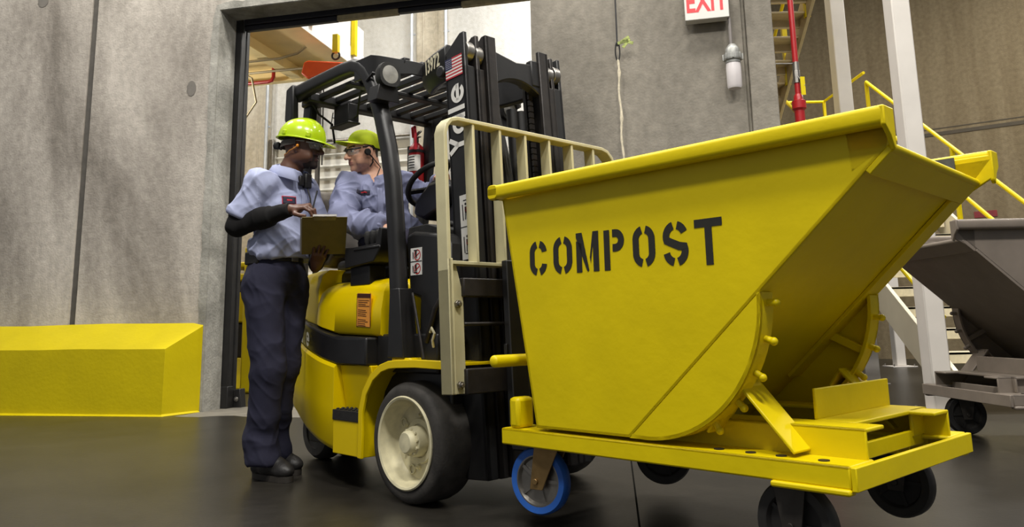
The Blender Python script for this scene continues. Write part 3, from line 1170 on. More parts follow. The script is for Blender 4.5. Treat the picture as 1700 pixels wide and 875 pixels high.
# front fenders
for s in (-1, 1):
    m = MB()
    cpath = [(-0.40, 0.165), (-0.395, 0.30)] + [(-0.12 + 0.28 * math.cos(math.radians(a)), 0.335 + 0.28 * math.sin(math.radians(a))) for a in (170, 150, 130, 112, 98)] + [(-0.10, 0.617), (0.05, 0.622), (0.32, 0.617)]
    yo, yi = s * 0.545, s * 0.26
    for i in range(len(cpath) - 1):
        (x0, z0), (x1, z1) = cpath[i], cpath[i + 1]
    top = [(x, z) for x, z in cpath]
    th = 0.014
    bot = []
    for i, (x, z) in enumerate(cpath):
        x0, z0 = cpath[max(i - 1, 0)]
        x1, z1 = cpath[min(i + 1, len(cpath) - 1)]
        d = Vector((x1 - x0, 0, z1 - z0)).normalized()
        nrm = Vector((d.z, 0, -d.x))
        bot.append((x + nrm.x * th, z + nrm.z * th))
    rings = []
    for (xa, za), (xb, zb) in zip(top, bot):
        rings.append([(xa, yo, za), (xb, yo, zb), (xb, yi, zb), (xa, yi, za)])
    m.loft(rings)
    # outer lip
    rings = []
    for i, ((xa, za), (xb, zb)) in enumerate(zip(top, bot)):
        nx, nz_ = (xb - xa) / th, (zb - za) / th
        w = 0.03
        rings.append([(xa - nx * 0.006, yo + s * 0.004, za - nz_ * 0.006), (xa + nx * w, yo + s * 0.004, za + nz_ * w), (xa + nx * w, yo - s * 0.012, za + nz_ * w), (xa - nx * 0.006, yo - s * 0.012, za - nz_ * 0.006)])
    m.loft(rings)
    m.build('fender', YELF, FK, bevel=0.003)
    m = MB()
    m.box(-0.17, -0.02, min(s * 0.52, s * 0.43), max(s * 0.52, s * 0.43), 0.615, 0.632)
    m.build('pillar_foot', YELF, FK, bevel=0.006)
    m = MB()
    m.cyl((-0.048, s * 0.49, 0.925), (0.058, s * 0.505, 0.63), 0.0065, n=8)
    m.build('stay_rod', BLKM, FK)

# wheels


def front_wheel(s):
    yo = s * 0.535
    w = MB()
    ax = (0, s, 0)
    c = (-0.045, yo, 0.2645)
    w.lathe([(0.198, -0.005), (0.225, 0.0), (0.248, -0.006), (0.259, -0.02), (0.2645, -0.045), (0.2645, -0.175), (0.257, -0.20), (0.24, -0.212), (0.198, -0.21)], c, ax, 72)
    t = w.build('tyre', TYRE, FK, smooth=40)
    r = MB()
    r.lathe([(0.199, 0.0), (0.203, 0.004), (0.197, 0.008), (0.188, 0.004), (0.184, -0.02), (0.176, -0.075), (0.165, -0.088), (0.09, -0.092), (0.085, -0.085), (0.0, -0.085), (0.0, -0.15), (0.199, -0.15)], c, ax, 72)
    rm = r.build('rim', RIMC, FK, smooth=40)
    h = MB()
    h.lathe([(0.0, 0.0), (0.042, -0.001), (0.05, -0.01), (0.052, -0.034), (0.062, -0.038), (0.066, -0.05), (0.068, -0.09), (0.0, -0.09)], c, ax, 40)
    h.build('hub', RIMC, rm, smooth=40)
    for i in range(10):
        a = 2 * PI * i / 10 + 0.2
        p = Vector(c) + Vector((0.0535 * math.cos(a), 0, 0.0535 * math.sin(a)))
        b = MB()
        b.cyl(p + Vector((0, -s * 0.045, 0)), p + Vector((0, -s * 0.026, 0)), 0.0075, n=6)
        b.build('hub_bolt', RIMC, rm, bevel=0.001)
    for i in range(6):
        a = 2 * PI * i / 6 + 0.45
        p = Vector(c) + Vector((0.115 * math.cos(a), 0, 0.115 * math.sin(a)))
        b = MB()
        b.cyl(p + Vector((0, -s * 0.095, 0)), p + Vector((0, -s * 0.078, 0)), 0.012, n=6)
        b.cyl(p + Vector((0, -s * 0.095, 0)), p + Vector((0, -s * 0.068, 0)), 0.006, n=10)
        b.build('wheel_nut', RIMC, rm, bevel=0.001)
    g = MB()
    for a in (1.2, 2.6, 4.3, 5.6):
        p = Vector(c) + Vector((0.14 * math.cos(a), -s * 0.088, 0.14 * math.sin(a)))
        g.lathe([(0.016, 0.0), (0.022, 0.0), (0.022, 0.006), (0.016, 0.006)], p, (0, s, 0), 18)
    g.lathe([(0.07, -0.09), (0.1, -0.09), (0.096, -0.08), (0.074, -0.08)], c, ax, 40)
    g.build('rim_boss', RIMC, rm, smooth=40)


front_wheel(-1)
front_wheel(1)
for s in (-1, 1):
    w = MB()
    c = (-1.50, s * 0.15, 0.165)
    w.lathe([(0.10, 0.0), (0.14, 0.002), (0.16, -0.02), (0.165, -0.04), (0.165, -0.10), (0.155, -0.12), (0.10, -0.12)], c, (0, s, 0), 48)
    w.lathe([(0.10, -0.01), (0.0, -0.03), (0.0, -0.09), (0.10, -0.09)], c, (0, s, 0), 32)
    w.build('steer_wheel', TYRE, FK, smooth=40)
m = MB()
m.cyl((-0.045, -0.4, 0.2645), (-0.045, 0.4, 0.2645), 0.07)
m.cyl((-1.50, -0.10, 0.165), (-1.50, 0.10, 0.165), 0.05)
m.build('axle', BLKM, FK)

# overhead guard
PROF = rrect(0.075, 0.082, 0.026)


def guard_path(y):
    pts = [(-0.13, 0.63), (-0.148, 0.85), (-0.163, 1.05), (-0.182, 1.25), (-0.208, 1.477), (-0.245, 1.64), (-0.30, 1.81), (-0.36, 1.95), (-0.405, 2.03), (-0.445, 2.085), (-0.495, 2.125), (-0.56, 2.15), (-0.67, 2.157), (-0.86, 2.155), (-1.02, 2.152), (-1.16, 2.148), (-1.21, 2.135)]
    return [(x, y, z) for x, z in pts]


for s in (-1, 1):
    m = MB()
    m.sweep(guard_path(s * 0.49), PROF, (0, 1, 0))
    # splayed foot
    m.loft([[(-0.19, s * 0.53, 0.632), (-0.065, s * 0.53, 0.632), (-0.065, s * 0.44, 0.632), (-0.19, s * 0.44, 0.632)],
            [(-0.175, s * 0.53, 0.95), (-0.10, s * 0.53, 0.95), (-0.10, s * 0.45, 0.95), (-0.175, s * 0.45, 0.95)]])
    m.build('front_pillar', BLK, FK, smooth=50, bevel=0.004)
    m = MB()
    yy = 0.455 if s > 0 else -0.37
    xo = 0.0 if s > 0 else -0.115
    m.sweep([(-1.13 + xo, yy, 2.13), (-1.15 + xo, yy, 1.95), (-1.19 + xo, yy, 1.7), (-1.24 + xo, yy, 1.4), (-1.30 + xo, yy, 1.08)], rrect(0.05, 0.095, 0.012), (0, 1, 0))
    if s > 0:
        m.prism([(-1.10, 2.13), (-0.98, 2.12), (-1.12, 1.96)], 'y', yy - 0.02, yy + 0.02)
    m.build('rear_pillar', BLK, FK, smooth=50)
m = MB()
m.prism([(-1.235, 2.17), (-1.16, 2.19), (-1.15, 1.99), (-1.17, 1.955), (-1.215, 1.95), (-1.245, 1.98)], 'y', -0.545, -0.50)
m.build('corner_cover', BLK, FK, bevel=0.012, seg=3)
m = MB()
m.box(-1.18, -1.09, -0.47, 0.47, 2.085, 2.145)
m.box(-1.28, -1.15, -0.42, -0.32, 2.09, 2.14)
m.build('rear_crossbar', BLK, FK, bevel=0.012)
for i in range(8):
    y = -0.385 + i * 0.11
    m = MB()
    m.box(-1.13, -0.24, y - 0.019, y + 0.019, 2.105, 2.142)
    m.build('guard_slat', BLK, FK, bevel=0.006)
m = MB()
m.box(-0.72, -0.66, -0.46, 0.46, 2.085, 2.107)
m.build('middle_crossbar', BLK, FK, bevel=0.004)
m = MB()
fp = [(-0.52, -0.525), (-0.37, -0.522), (-0.32, -0.505), (-0.22, -0.37), (-0.205, -0.2), (-0.205, 0.2), (-0.22, 0.37), (-0.32, 0.505), (-0.37, 0.522), (-0.52, 0.525)]
m.loft([[(x, y, 2.05), (x + 0.0, y, 2.16 - 0.04 * min(1, max(0, (x + 0.37) / 0.15))), (x - 0.012, y * 0.975, 2.16 - 0.04 * min(1, max(0, (x + 0.37) / 0.15))), (x - 0.012, y * 0.975, 2.05)] for x, y in fp])
m.build('front_visor', BLK, FK, bevel=0.002)


def work_light(y, x, z, s):
    m = MB()
    m.loft([[(x + dx, y + a * sc, z + b * sc) for a, b in rrect(0.125, 0.125, 0.045)] for dx, sc in ((-0.075, 0.45), (-0.05, 0.8), (-0.02, 0.97), (0.0, 1.0), (0.012, 0.98), (0.012, 0.82))], caps=True)
    o = m.build('work_light', RUB, FK, smooth=50)
    m = MB()
    m.lathe([(0.0, 0.016), (0.03, 0.0145), (0.047, 0.012), (0.047, 0.0), (0.0, 0.0)], (x, y, z), (1, 0, 0), 28)
    m.build('lens', mat('lamp_glass', (150, 148, 142), 0.3, var=0.25, vscale=22, coat=0.5), o, smooth=50)
    m = MB()
    m.bar((x - 0.03, y, z - 0.05), (x - 0.05, y, z - 0.10), 0.05, 0.02, (1, 0, 0))
    m.prism([(y - 0.07, z - 0.135), (y + 0.07, z - 0.135), (y + 0.055, z - 0.055), (y - 0.055, z - 0.055)], 'x', x - 0.09, x - 0.005)
    m.tube([(x - 0.06, y - s * 0.03, z + 0.01), (x - 0.1, y + s * 0.03, z + 0.03), (x - 0.16, y + s * 0.03, z + 0.0)], 0.008, 8)
    m.build('lamp_bracket', BLK, o, bevel=0.008)


work_light(-0.50, -0.235, 2.022, -1)
work_light(0.41, -0.33, 2.02, 1)
# ceiling unit under the guard
CU = MB()
CU.box(-1.14, -0.98, -0.275, -0.20, 1.975, 2.087)
CU.box(-1.18, -0.97, -0.28, -0.195, 1.962, 1.975)
cu = CU.build('roof_unit', BLK, FK, bevel=0.004)
m = MB()
for i in range(4):
    m.tube([(-1.175, -0.275 + i * 0.025, 1.975), (-1.15, -0.275 + i * 0.025, 2.06)], 0.003, 6)
m.tube([(-1.16, -0.275, 2.03), (-1.16, -0.20, 2.03)], 0.003, 6)
m.build('wire_guard', BLKM, cu)
m = MB()
m.tube([(-0.985, -0.23, 2.0), (-0.95, -0.23, 2.01), (-0.85, -0.28, 2.09), (-0.8, -0.3, 2.12)], 0.006, 8)
m.build('unit_cable', RUB, cu)
m = MB()
m.tube([(-1.15, -0.42, 2.1), (-1.17, -0.36, 2.04), (-1.2, -0.25, 2.0), (-1.25, -0.2, 1.9)], 0.007, 8)
m.build('cable', RUB, FK)
# ------------------------------------------------------------------ mast (tilted back)
TILT = math.radians(3.9)
MP = Vector((0.285, 0, 0.12))
MT = Matrix.Translation(MP) @ Matrix.Rotation(-TILT, 4, 'Y')     # local: u forward, y left, z up along the mast


def mm(v):
    return MT @ Vector(v)


def mast(name, mb, material, parent=FK, **k):
    mb.xf(mm)
    return mb.build(name, material, parent, **k)


for s in (-1, 1):
    def yb(a, b):
        a, b = Y0 + s * a, Y0 + s * b
        return (min(a, b), max(a, b))
    for nm, yo, yi, u0, u1, zt in (('outer_rail', 0.335, 0.275, -0.105, 0.045, 2.045), ('middle_rail', 0.27, 0.222, -0.085, 0.055, 2.035), ('inner_rail', 0.217, 0.150, -0.07, 0.07, 2.045)):
        m = MB()
        ya, yb_ = yb(yo, yo - 0.022)
        m.prism([(u0, 0.0), (u1, 0.0), (u1, zt), (u1 - 0.03, zt), (u0, zt - 0.075)], 'y', ya, yb_)
        ya, yb_ = yb(yo - 0.0, yi)
        m.box(u1 - 0.022, u1, ya, yb_, 0.0, zt - (0.17 if nm != 'inner_rail' else 0.0))
        m.box(u0, u0 + 0.022, ya, yb_, 0.0, zt - 0.08)
        mast(nm, m, BLKM if nm != 'outer_rail' else BLK, bevel=0.004)
    for yo, z in ((0.30, 1.955), (0.245, 1.945)):
        m = MB()
        a, b = yb(yo + 0.022, yo - 0.022)
        m.cyl((0.012, a, z), (0.012, b, z), 0.05, n=24)
        mast('mast_roller', m, STEEL, bevel=0.004)
# bowed rear tie of the outer rails with painted truck number
m = MB()


def tie_pt(t):
    return (-0.10 - 0.30 * (1 - abs(t) ** 8), Y0 + 0.297 * t)


def tie_nrm(t):
    (u0, y0), (u1, y1) = tie_pt(max(t - 0.01, -1)), tie_pt(min(t + 0.01, 1))
    d = Vector((u1 - u0, y1 - y0, 0)).normalized()
    return Vector((-d.y, d.x, 0)) if Vector((-d.y, d.x, 0)).dot(Vector((-0.3, t, 0))) > 0 else Vector((d.y, -d.x, 0))


rings = []
for i in range(33):
    t = -1 + 2 * i / 32
    u, y = tie_pt(t)
    nr = tie_nrm(t)
    q = lambda k, z: (u + nr.x * k, y + nr.y * k, z)
    lo_ = 0.07 * max(0.0, 1 - (t / 0.75) ** 2)
    rings.append([q(-0.03, 1.875 + lo_), q(-0.03, 2.03), q(0.02, 2.035), q(0.038, 2.015), q(0.038, 1.92 + lo_ * 0.5), q(0.0, 1.865 + lo_)])
m.loft(rings)
m.cyl((-0.13, Y0 - 0.32, 1.89), (-0.13, Y0 - 0.35, 1.89), 0.03, n=14)
mast('mast_tie', m, BLK, bevel=0.006)
nb = text_mb('13972', 0.10, (0, 0, 0), (1, 0, 0), (0, 1, 0), 0.002, 0.002, 1.15, xscale=0.56)
ts = [-1 + 0.0008 * i for i in range(700)]
cum = [0.0]
for i in range(1, len(ts)):
    (ua, ya), (ub, yb0) = tie_pt(ts[i - 1]), tie_pt(ts[i])
    cum.append(cum[-1] + math.hypot(ub - ua, yb0 - ya))


def wrap(v):
    s_ = 0.125 - v.x
    i = min(range(len(cum)), key=lambda k: abs(cum[k] - s_))
    t = ts[i]
    u, y = tie_pt(t)
    nr = tie_nrm(t)
    return Vector((u + nr.x * (0.0395 + v.z), y + nr.y * (0.0395 + v.z), 1.967 + v.y))


nb.xf(wrap)
mast('fleet_number', nb, mat('number_cream', (214, 206, 176), 0.6, var=0.12, vscale=40), smooth=0)
# inner cross head, cylinders, hoses, chains
m = MB()
pr = []
for i in range(13):
    t = -1 + 2 * i / 12
    pr.append((Y0 + 0.16 * t, 1.86 - 0.055 * abs(t) ** 2))
up = [(Y0 + 0.16, 1.975), (Y0 + 0.0, 1.955), (Y0 - 0.16, 1.985)]
m.prism(pr + up, 'x', 0.0, 0.055)
m.box(0.02, 0.06, Y0 + 0.1, Y0 + 0.165, 1.85, 1.99)
m.lathe([(0.0, -0.03), (0.05, -0.03), (0.05, 0.03), (0.0, 0.03)], (0.0, Y0 + 0.12, 1.9), (0, 1, 0), 20)
mast('cross_head', m, BLK, bevel=0.006)
for z in (0.25, 0.85):
    m = MB()
    m.box(-0.10, -0.05, Y0 - 0.3, Y0 + 0.3, z - 0.05, z + 0.05)
    mast('mast_cross_tie', m, BLK, bevel=0.006)
for y in (-0.03, 0.03):
    m = MB()
    m.cyl((-0.01, Y0 + y + 0.035, 0.15), (-0.01, Y0 + y + 0.035, 1.72), 0.027, n=16)
    mast('lift_cylinder', m, BLK)
m = MB()
for i in range(30):
    m.box(-0.004, 0.008, Y0 + 0.118, Y0 + 0.146, 0.9 + i * 0.032, 0.9 + i * 0.032 + 0.026)
m.box(0.0, 0.004, Y0 + 0.122, Y0 + 0.142, 0.9, 1.86)
mast('lift_chain', m, BLKM)
for k, (ya, yb_, z1) in enumerate(((-0.12, -0.06, 1.78), (-0.09, -0.03, 1.7), (-0.135, -0.1, 1.4), (0.06, 0.02, 1.2))):
    m = MB()
    m.tube([(-0.02, Y0 + ya, z1), (0.02, Y0 + ya + 0.01, z1 - 0.25), (0.03, Y0 + (ya + yb_) / 2, z1 - 0.5), (0.0, Y0 + yb_, z1 - 0.8), (0.01, Y0 + yb_ - 0.03, 0.5)], 0.016, 8)
    mast('hydraulic_hose', m, RUB)
m = MB()
m.box(0.0, 0.06, Y0 - 0.05, Y0 + 0.08, 1.16, 1.26)
m.lathe([(0.0, -0.025), (0.055, -0.025), (0.055, 0.025), (0.0, 0.025)], (0.05, Y0 + 0.03, 1.12), (0, 1, 0), 20)
m.lathe([(0.0, -0.02), (0.04, -0.02), (0.04, 0.02), (0.0, 0.02)], (0.05, Y0 - 0.06, 1.02), (0, 1, 0), 20)
mast('hose_sheave', m, BLKM, bevel=0.004)
# maker's name, flag and decal on the outer rail side (reading upward)
ys = Y0 - 0.3375
for ch, z in (('Y', 1.495), ('a', 1.595), ('l', 1.672), ('e', 1.748)):
    mb = glyph_at(ch, 0.036, 0.023, (-0.018, ys - 0.0005, z), (0, 0, 1), (-1, 0, 0))
    mast('rail_letter', mb, DECALW, smooth=0, fix=False)
fl = MB()
fc = Vector((-0.035, ys - 0.0005, 1.885))
W2, H2 = 0.062, 0.052
for i in range(13):
    fl.mi = 0 if i % 2 == 0 else 1
    z0 = fc.z + H2 - (i + 1) * 2 * H2 / 13
    fl.box(fc.x - W2, fc.x + W2, fc.y - 0.001, fc.y, z0, z0 + 2 * H2 / 13)
fl.mi = 2
fl.box(fc.x - W2, fc.x - 0.012, fc.y - 0.002, fc.y - 0.001, fc.z - 0.004, fc.z + H2)
fl.mi = 1
for r in range(5):
    for c in range(6):
        fl.box(fc.x - W2 + 0.005 + c * 0.0078, fc.x - W2 + 0.0075 + c * 0.0078, fc.y - 0.0026, fc.y - 0.002, fc.z + 0.003 + r * 0.0095, fc.z + 0.0055 + r * 0.0095)
fo = mast('flag_decal', fl, [mat('flag_red', (178, 40, 52), 0.5, var=0), DECALW, mat('flag_blue', (34, 38, 78), 0.5, var=0)], smooth=0)
sd = pictos('rail_decal', (0.0, ys - 0.001, 1.10), (1, 0, 0), (0, 0, 1), 0.085, 0.30, FK, False, True)
for o in [sd] + list(sd.children):
    for v in o.data.vertices:
        v.co = mm(v.co)

# carriage and forks
CT = Matrix.Translation((0.37, 0, 0.5)) @ Matrix.Rotation(-math.radians(2.4), 4, 'Y')


def car(name, mb, material, parent=FK, **k):
    mb.xf(lambda v: CT @ v)
    return mb.build(name, material, parent, **k)


m = MB()
m.box(-0.02, 0.03, -0.54, 0.50, -0.01, 0.095)
m.box(-0.02, 0.03, -0.54, 0.50, 0.39, 0.47)
m.box(-0.06, -0.02, -0.20, 0.14, 0.0, 0.45)
m.box(0.0, 0.02, -0.53, -0.30, 0.27, 0.285)
m.build('carriage_dummy', BLKM) if False else car('carriage', m, BLKM, bevel=0.006)
m = MB()
m.box(0.03, 0.05, -0.33, -0.20, 0.11, 0.19)
for yy in (-0.295, -0.235):
    m.cyl((0.05, yy, 0.15), (0.062, yy, 0.15), 0.022, n=20)
car('carriage_bracket', m, BLK, bevel=0.004)
for y in (-0.27, 0.21):
    m = MB()
    m.prism([(0.03, 0.55), (0.065, 0.55), (0.07, -0.20), (1.10, -0.215), (1.10, -0.225), (0.10, -0.25), (0.045, -0.25), (0.03, -0.2)], 'y', y - 0.05, y + 0.05)
    car('fork', m, BLK, bevel=0.006)
# load backrest
BR = MB()
yl, yr, zb, zt = -0.615, 0.525, -0.005, 1.165
path = [(0.0, yl, 0.5), (0.0, yl, zt - 0.07), (0.0, yl + 0.012, zt - 0.035), (0.0, yl + 0.035, zt - 0.01), (0.0, yl + 0.07, zt), (0.0, yr - 0.10, zt), (0.0, yr - 0.055, zt - 0.01), (0.0, yr - 0.02, zt - 0.04), (0.0, yr, zt - 0.09), (0.0, yr, zb)]
BR.sweep([(0.0, yl, zb)] + path, [(0.035, 0.010), (-0.035, 0.010), (-0.035, -0.010), (0.035, -0.010)], (1, 0, 0))
BR.box(-0.035, 0.035, yl - 0.01, yl + 0.018, zb, 0.55)
br = car('load_backrest', BR, CREAM, bevel=0.004)
for i in range(1, 7):
    y = yl + (yr - yl) * i / 7
    m = MB()
    m.box(-0.03, 0.03, y - 0.007, y + 0.007, 0.53, zt)
    m.xf(lambda v: CT @ v)
    m.build('backrest_bar', CREAM, br, bevel=0.002)
m = MB()
m.box(-0.03, 0.03, yl, yr, 0.525, 0.54)
m.xf(lambda v: CT @ v)
m.build('lower_bar', CREAM, br, bevel=0.002)
for yy, sg in ((yl, 1), (yr, -1)):
    m = MB()
    m.prism([(yy, zb), (yy + sg * 0.085, zb), (yy + sg * 0.085, 0.40), (yy + sg * 0.05, 0.53), (yy, 0.53)], 'x', 0.0, 0.012)
    m.xf(lambda v: CT @ v)
    m.build('mount_plate', CREAM, br, bevel=0.002)
    for z in (0.03, 0.36):
        m = MB()
        m.cyl((0.012, yy + sg * 0.05, z), (0.026, yy + sg * 0.05, z), 0.017, n=6)
        m.cyl((0.026, yy + sg * 0.05, z), (0.036, yy + sg * 0.05, z), 0.009, n=10)
        m.xf(lambda v: CT @ v)
        m.build('mount_bolt', STEEL, br, bevel=0.001)
# tilt cylinder end with hose clip
m = MB()
m.cyl((-0.05, -0.42, 0.70), (0.2, -0.40, 0.73), 0.04, n=20)
m.lathe([(0.025, -0.025), (0.06, -0.025), (0.06, 0.025), (0.025, 0.025)], (0.17, -0.44, 0.74), (0, 1, 0), 24)
m.tube([(0.02, -0.46, 0.70), (0.1, -0.47, 0.85), (0.2, -0.44, 1.0)], 0.014, 8)
m.build('tilt_cylinder', BLKM, FK, bevel=0.003)
m = MB()
m.tube([(0.10, -0.50, 0.745), (0.115, -0.505, 0.765), (0.13, -0.50, 0.74), (0.115, -0.50, 0.71), (0.11, -0.49, 0.68)], 0.006, 8)
m.build('hose_clip', RIMC, FK)

# ------------------------------------------------------------------ fire extinguisher hung on the far rear pillar
FE = thing('fire_extinguisher', 'red fire extinguisher with white label hung on the forklift rear pillar', 'fire extinguisher', fw(-1.20, 0.385, 1.69), FA)
FE.scale = (0.9, 0.9, 0.9)
m = MB()
m.lathe([(0.0, 0.0), (0.05, 0.0), (0.056, 0.012), (0.056, 0.25), (0.05, 0.285), (0.028, 0.31), (0.02, 0.32), (0.0, 0.32)], (0, 0, 0), (0, 0, 1), 28)
m.build('cylinder', RED, FE, smooth=40)
m = MB()
n0 = 12
rg = [[(0.0575 * math.cos(a), 0.0575 * math.sin(a), z) for z in (0.10, 0.22)] for a in [math.radians(-150 + 12 * i) for i in range(13)]]
vs = [p for r in rg for p in r]
m.add(vs, [(2 * i, 2 * i + 1, 2 * i + 3, 2 * i + 2) for i in range(12)])
m.build('label', DECALW, FE, fix=False)
m = MB()
for i in range(5):
    z = 0.20 - i * 0.02
    q = [(0.0582 * math.cos(a), 0.0582 * math.sin(a)) for a in [math.radians(-110 + 10 * k) for k in range(7)]]
    m.add([(x, y, zz) for x, y in q for zz in (z, z + 0.008)], [(2 * k, 2 * k + 1, 2 * k + 3, 2 * k + 2) for k in range(6)])
m.build('label_print', DECALB, FE, fix=False)
m = MB()
m.cyl((0, 0, 0.32), (0, 0, 0.36), 0.018, n=14)
m.bar((-0.02, 0.0, 0.37), (0.08, -0.02, 0.39), 0.02, 0.012)
m.bar((-0.02, 0.0, 0.36), (0.07, -0.02, 0.35), 0.02, 0.01)
m.build('valve', STEEL, FE, bevel=0.002)
m = MB()
m.tube([(-0.01, -0.02, 0.36), (0.02, -0.05, 0.42), (0.06, -0.06, 0.42), (0.075, -0.065, 0.36), (0.07, -0.06, 0.25)], 0.011, 8)
m.build('hose', mat('red_strap', (196, 30, 48), 0.5, var=0.05), FE)
m = MB()
m.box(-0.07, -0.052, -0.03, 0.03, 0.05, 0.3)
m.lathe([(0.056, 0.0), (0.061, 0.0), (0.061, 0.02), (0.056, 0.02)], (0, 0, 0.24), (0, 0, 1), 24)
m.build('bracket', BLK, FE)

# ================================================================== TIPPING HOPPERS (coordinates of the lift truck frame, shifted)
HO = Vector((1.25, -0.05, 0.055))


def make_hopper(paint, wheelm, label, first):
    off = HO
    root = thing('tipping_hopper', label, 'hopper')
    yn, yf = -0.50, 0.36          # outer faces of the two side walls
    t = 0.012
    # profile of the bin in x,z
    rb, bb, bf, lip = (0.585, 1.28), (0.755, 0.385), (1.20, 0.385), (2.135, 1.225)
    ftop = (2.155, 1.30)
    def skew(mb):
        # the pour edge runs slightly out of square
        mb.xf(lambda v: Vector((v.x - 0.045 * max(0.0, min(1.0, (v.x - 1.2) / 0.935)) * (v.y - yn) / (yf - yn) * (1.0 if v.z < 1.26 else 0.0), v.y, v.z)))

    body = MB(off)
    side = [rb, bb, bf, lip, ftop]
    for y0, y1 in ((yn, yn + t), (yf - t, yf)):
        body.prism(side, 'y', y0, y1)

    def sheet(p, q, th, y0=yn, y1=yf, mb=body):
        d = Vector((q[0] - p[0], 0, q[1] - p[1])).normalized()
        n = Vector((-d.z, 0, d.x)) * th
        mb.add([(p[0], y0, p[1]), (q[0], y0, q[1]), (q[0] + n.x, y0, q[1] + n.z), (p[0] + n.x, y0, p[1] + n.z),
                (p[0], y1, p[1]), (q[0], y1, q[1]), (q[0] + n.x, y1, q[1] + n.z), (p[0] + n.x, y1, p[1] + n.z)],
               [(0, 1, 2, 3), (7, 6, 5, 4), (0, 4, 5, 1), (1, 5, 6, 2), (2, 6, 7, 3), (3, 7, 4, 0)])
    sheet(rb, bb, 0.012)
    sheet(bb, bf, 0.012)
    sheet(bf, lip, 0.012)
    skew(body)
    body.build('bin', paint, root, bevel=0.002)
    # stiffening strips under the chute
    st = MB(off)
    d = Vector((lip[0] - bf[0], 0, lip[1] - bf[1])).normalized()
    nd = Vector((d.z, 0, -d.x))

    def P(s, h):
        return Vector((lip[0], 0, lip[1])) - d * s + nd * h
    a, b2 = P(-0.004, 0.0), P(0.085, 0.0)
    st.obox((a + b2) / 2 + nd * 0.008 + Vector((0, (yn + yf) / 2, 0)), d * 0.045, (0, (yf - yn) / 2 + 0.001, 0), nd * 0.009)
    st.cyl(P(-0.004, 0.006) + Vector((0, yn + 0.002, 0)), P(-0.004, 0.006) + Vector((0, yf - 0.002, 0)), 0.014, n=14)
    skew(st)
    st.build('chute_lip', paint, root, bevel=0.003)
    st = MB(off)
    c1, c2 = P(0.085, 0.006), P(1.0, 0.006)
    st.obox((c1 + c2) / 2 + Vector((0, yf - 0.045, 0)), d * (c1 - c2).length / 2, (0, 0.055, 0), nd * 0.007)
    skew(st)
    st.build('edge_strip', paint, root, bevel=0.002)
    # rolled top rim
    rim = MB(off)
    zt = 1.335
    xb, xf_ = 0.555, 2.152
    yo_n, yo_f = yn - 0.055, yf + 0.055

    def flange(p, q, side_):
        pass
    hgt = 0.058
    rim.sweep([(xf_ + 0.0, yo_n + 0.028, zt - hgt / 2), (xb, yo_n + 0.028, zt - hgt / 2)], rrect(0.056, hgt, 0.016, 3), (0, 1, 0))
    rim.sweep([(xb + 0.028, yo_n, zt - hgt / 2), (xb + 0.028, yo_f, zt - hgt / 2)], rrect(0.056, hgt, 0.016, 3), (1, 0, 0))
    rim.sweep([(xb, yo_f - 0.028, zt - hgt / 2), (xf_, yo_f - 0.028, zt - hgt / 2)], rrect(0.056, hgt, 0.016, 3), (0, 1, 0))
    rim.build('rim', paint, root, bevel=0.003)
    for y0, y1 in ((yo_n, yn + t), (yf - t, yo_f)):
        ends = MB(off)
        yi, yo = (yn + t, yo_n) if y0 == yo_n else (yf - t, yo_f)
        sg = 1 if yi > yo else -1
        ends.prism([(yo, zt - 0.004), (yi, zt - 0.004), (yi, lip[1] + 0.002), (yi - sg * 0.014, lip[1] - 0.012), (yi - sg * 0.035, zt - 0.085), (yo, zt - 0.058)], 'x', xf_ - 0.008, xf_ + 0.006)
        ends.prism([(2.02, zt - 0.02), (xf_, zt - 0.02), (xf_, lip[1] + 0.008), (2.13, lip[1] - 0.004), (2.03, lip[1] - 0.06)], 'y', min(yi, yi - sg * 0.012), max(yi, yi - sg * 0.012))
        ends.build('rim_end', paint, root, bevel=0.004)
    # circular rockers
    cx, cz, R = 1.27, 0.835, 0.452
    for y0, y1, fy0, fy1 in ((yn, yn + t, yn, yn + 0.075), (yf - t, yf, yf - 0.075, yf)):
        rk = MB(off)
        arcp = [(cx + R * math.cos(math.radians(a)), cz + R * math.sin(math.radians(a))) for a in range(-98, 5, 4)]
        dd = math.sqrt(0.5)
        top = [(1.725, 0.855)] if y0 == yn else [(1.725, 0.855), (1.66, 0.862), (1.16, 0.40)]
        rk.prism([(1.20, 0.384)] + arcp[1:] + top, 'y', y0, y1)
        for i in range(len(arcp) - 1):
            (xa, za), (xb2, zb2) = arcp[i], arcp[i + 1]
            ra = (R - 0.012) / R
            f = lambda q, k: (cx + (q[0] - cx) * k, cz + (q[1] - cz) * k)
            pa, pb = f(arcp[i], ra), f(arcp[i + 1], ra)
            rk.add([(xa, fy0, za), (xb2, fy0, zb2), (pb[0], fy0, pb[1]), (pa[0], fy0, pa[1]), (xa, fy1, za), (xb2, fy1, zb2), (pb[0], fy1, pb[1]), (pa[0], fy1, pa[1])],
                   [(0, 1, 2, 3), (7, 6, 5, 4), (0, 4, 5, 1), (1, 5, 6, 2), (2, 6, 7, 3), (3, 7, 4, 0)])
        rko = rk.build('rocker', paint, root, smooth=20)
        for a in (-58, -44, -30, -16, -2) if y0 == yn else (-50, -36, -22, -8):
            px, pz = cx + R * math.cos(math.radians(a)), cz + R * math.sin(math.radians(a))
            ex, ez = math.cos(math.radians(a)), math.sin(math.radians(a))
            sdn = MB(off)
            ym = fy0 + 0.045 if y0 == yn else fy1 - 0.045
            sdn.cyl((px - ex * 0.005, ym, pz - ez * 0.005), (px + ex * 0.028, ym, pz + ez * 0.028), 0.011, n=12)
            sdn.ell((px + ex * 0.028, ym, pz + ez * 0.028), (0.013, 0.013, 0.013), 12, 8)
            sdn.build('rocker_stud', paint, rko, smooth=50)
        rb2 = MB(off)
        sgn = 1 if y0 == yn else -1
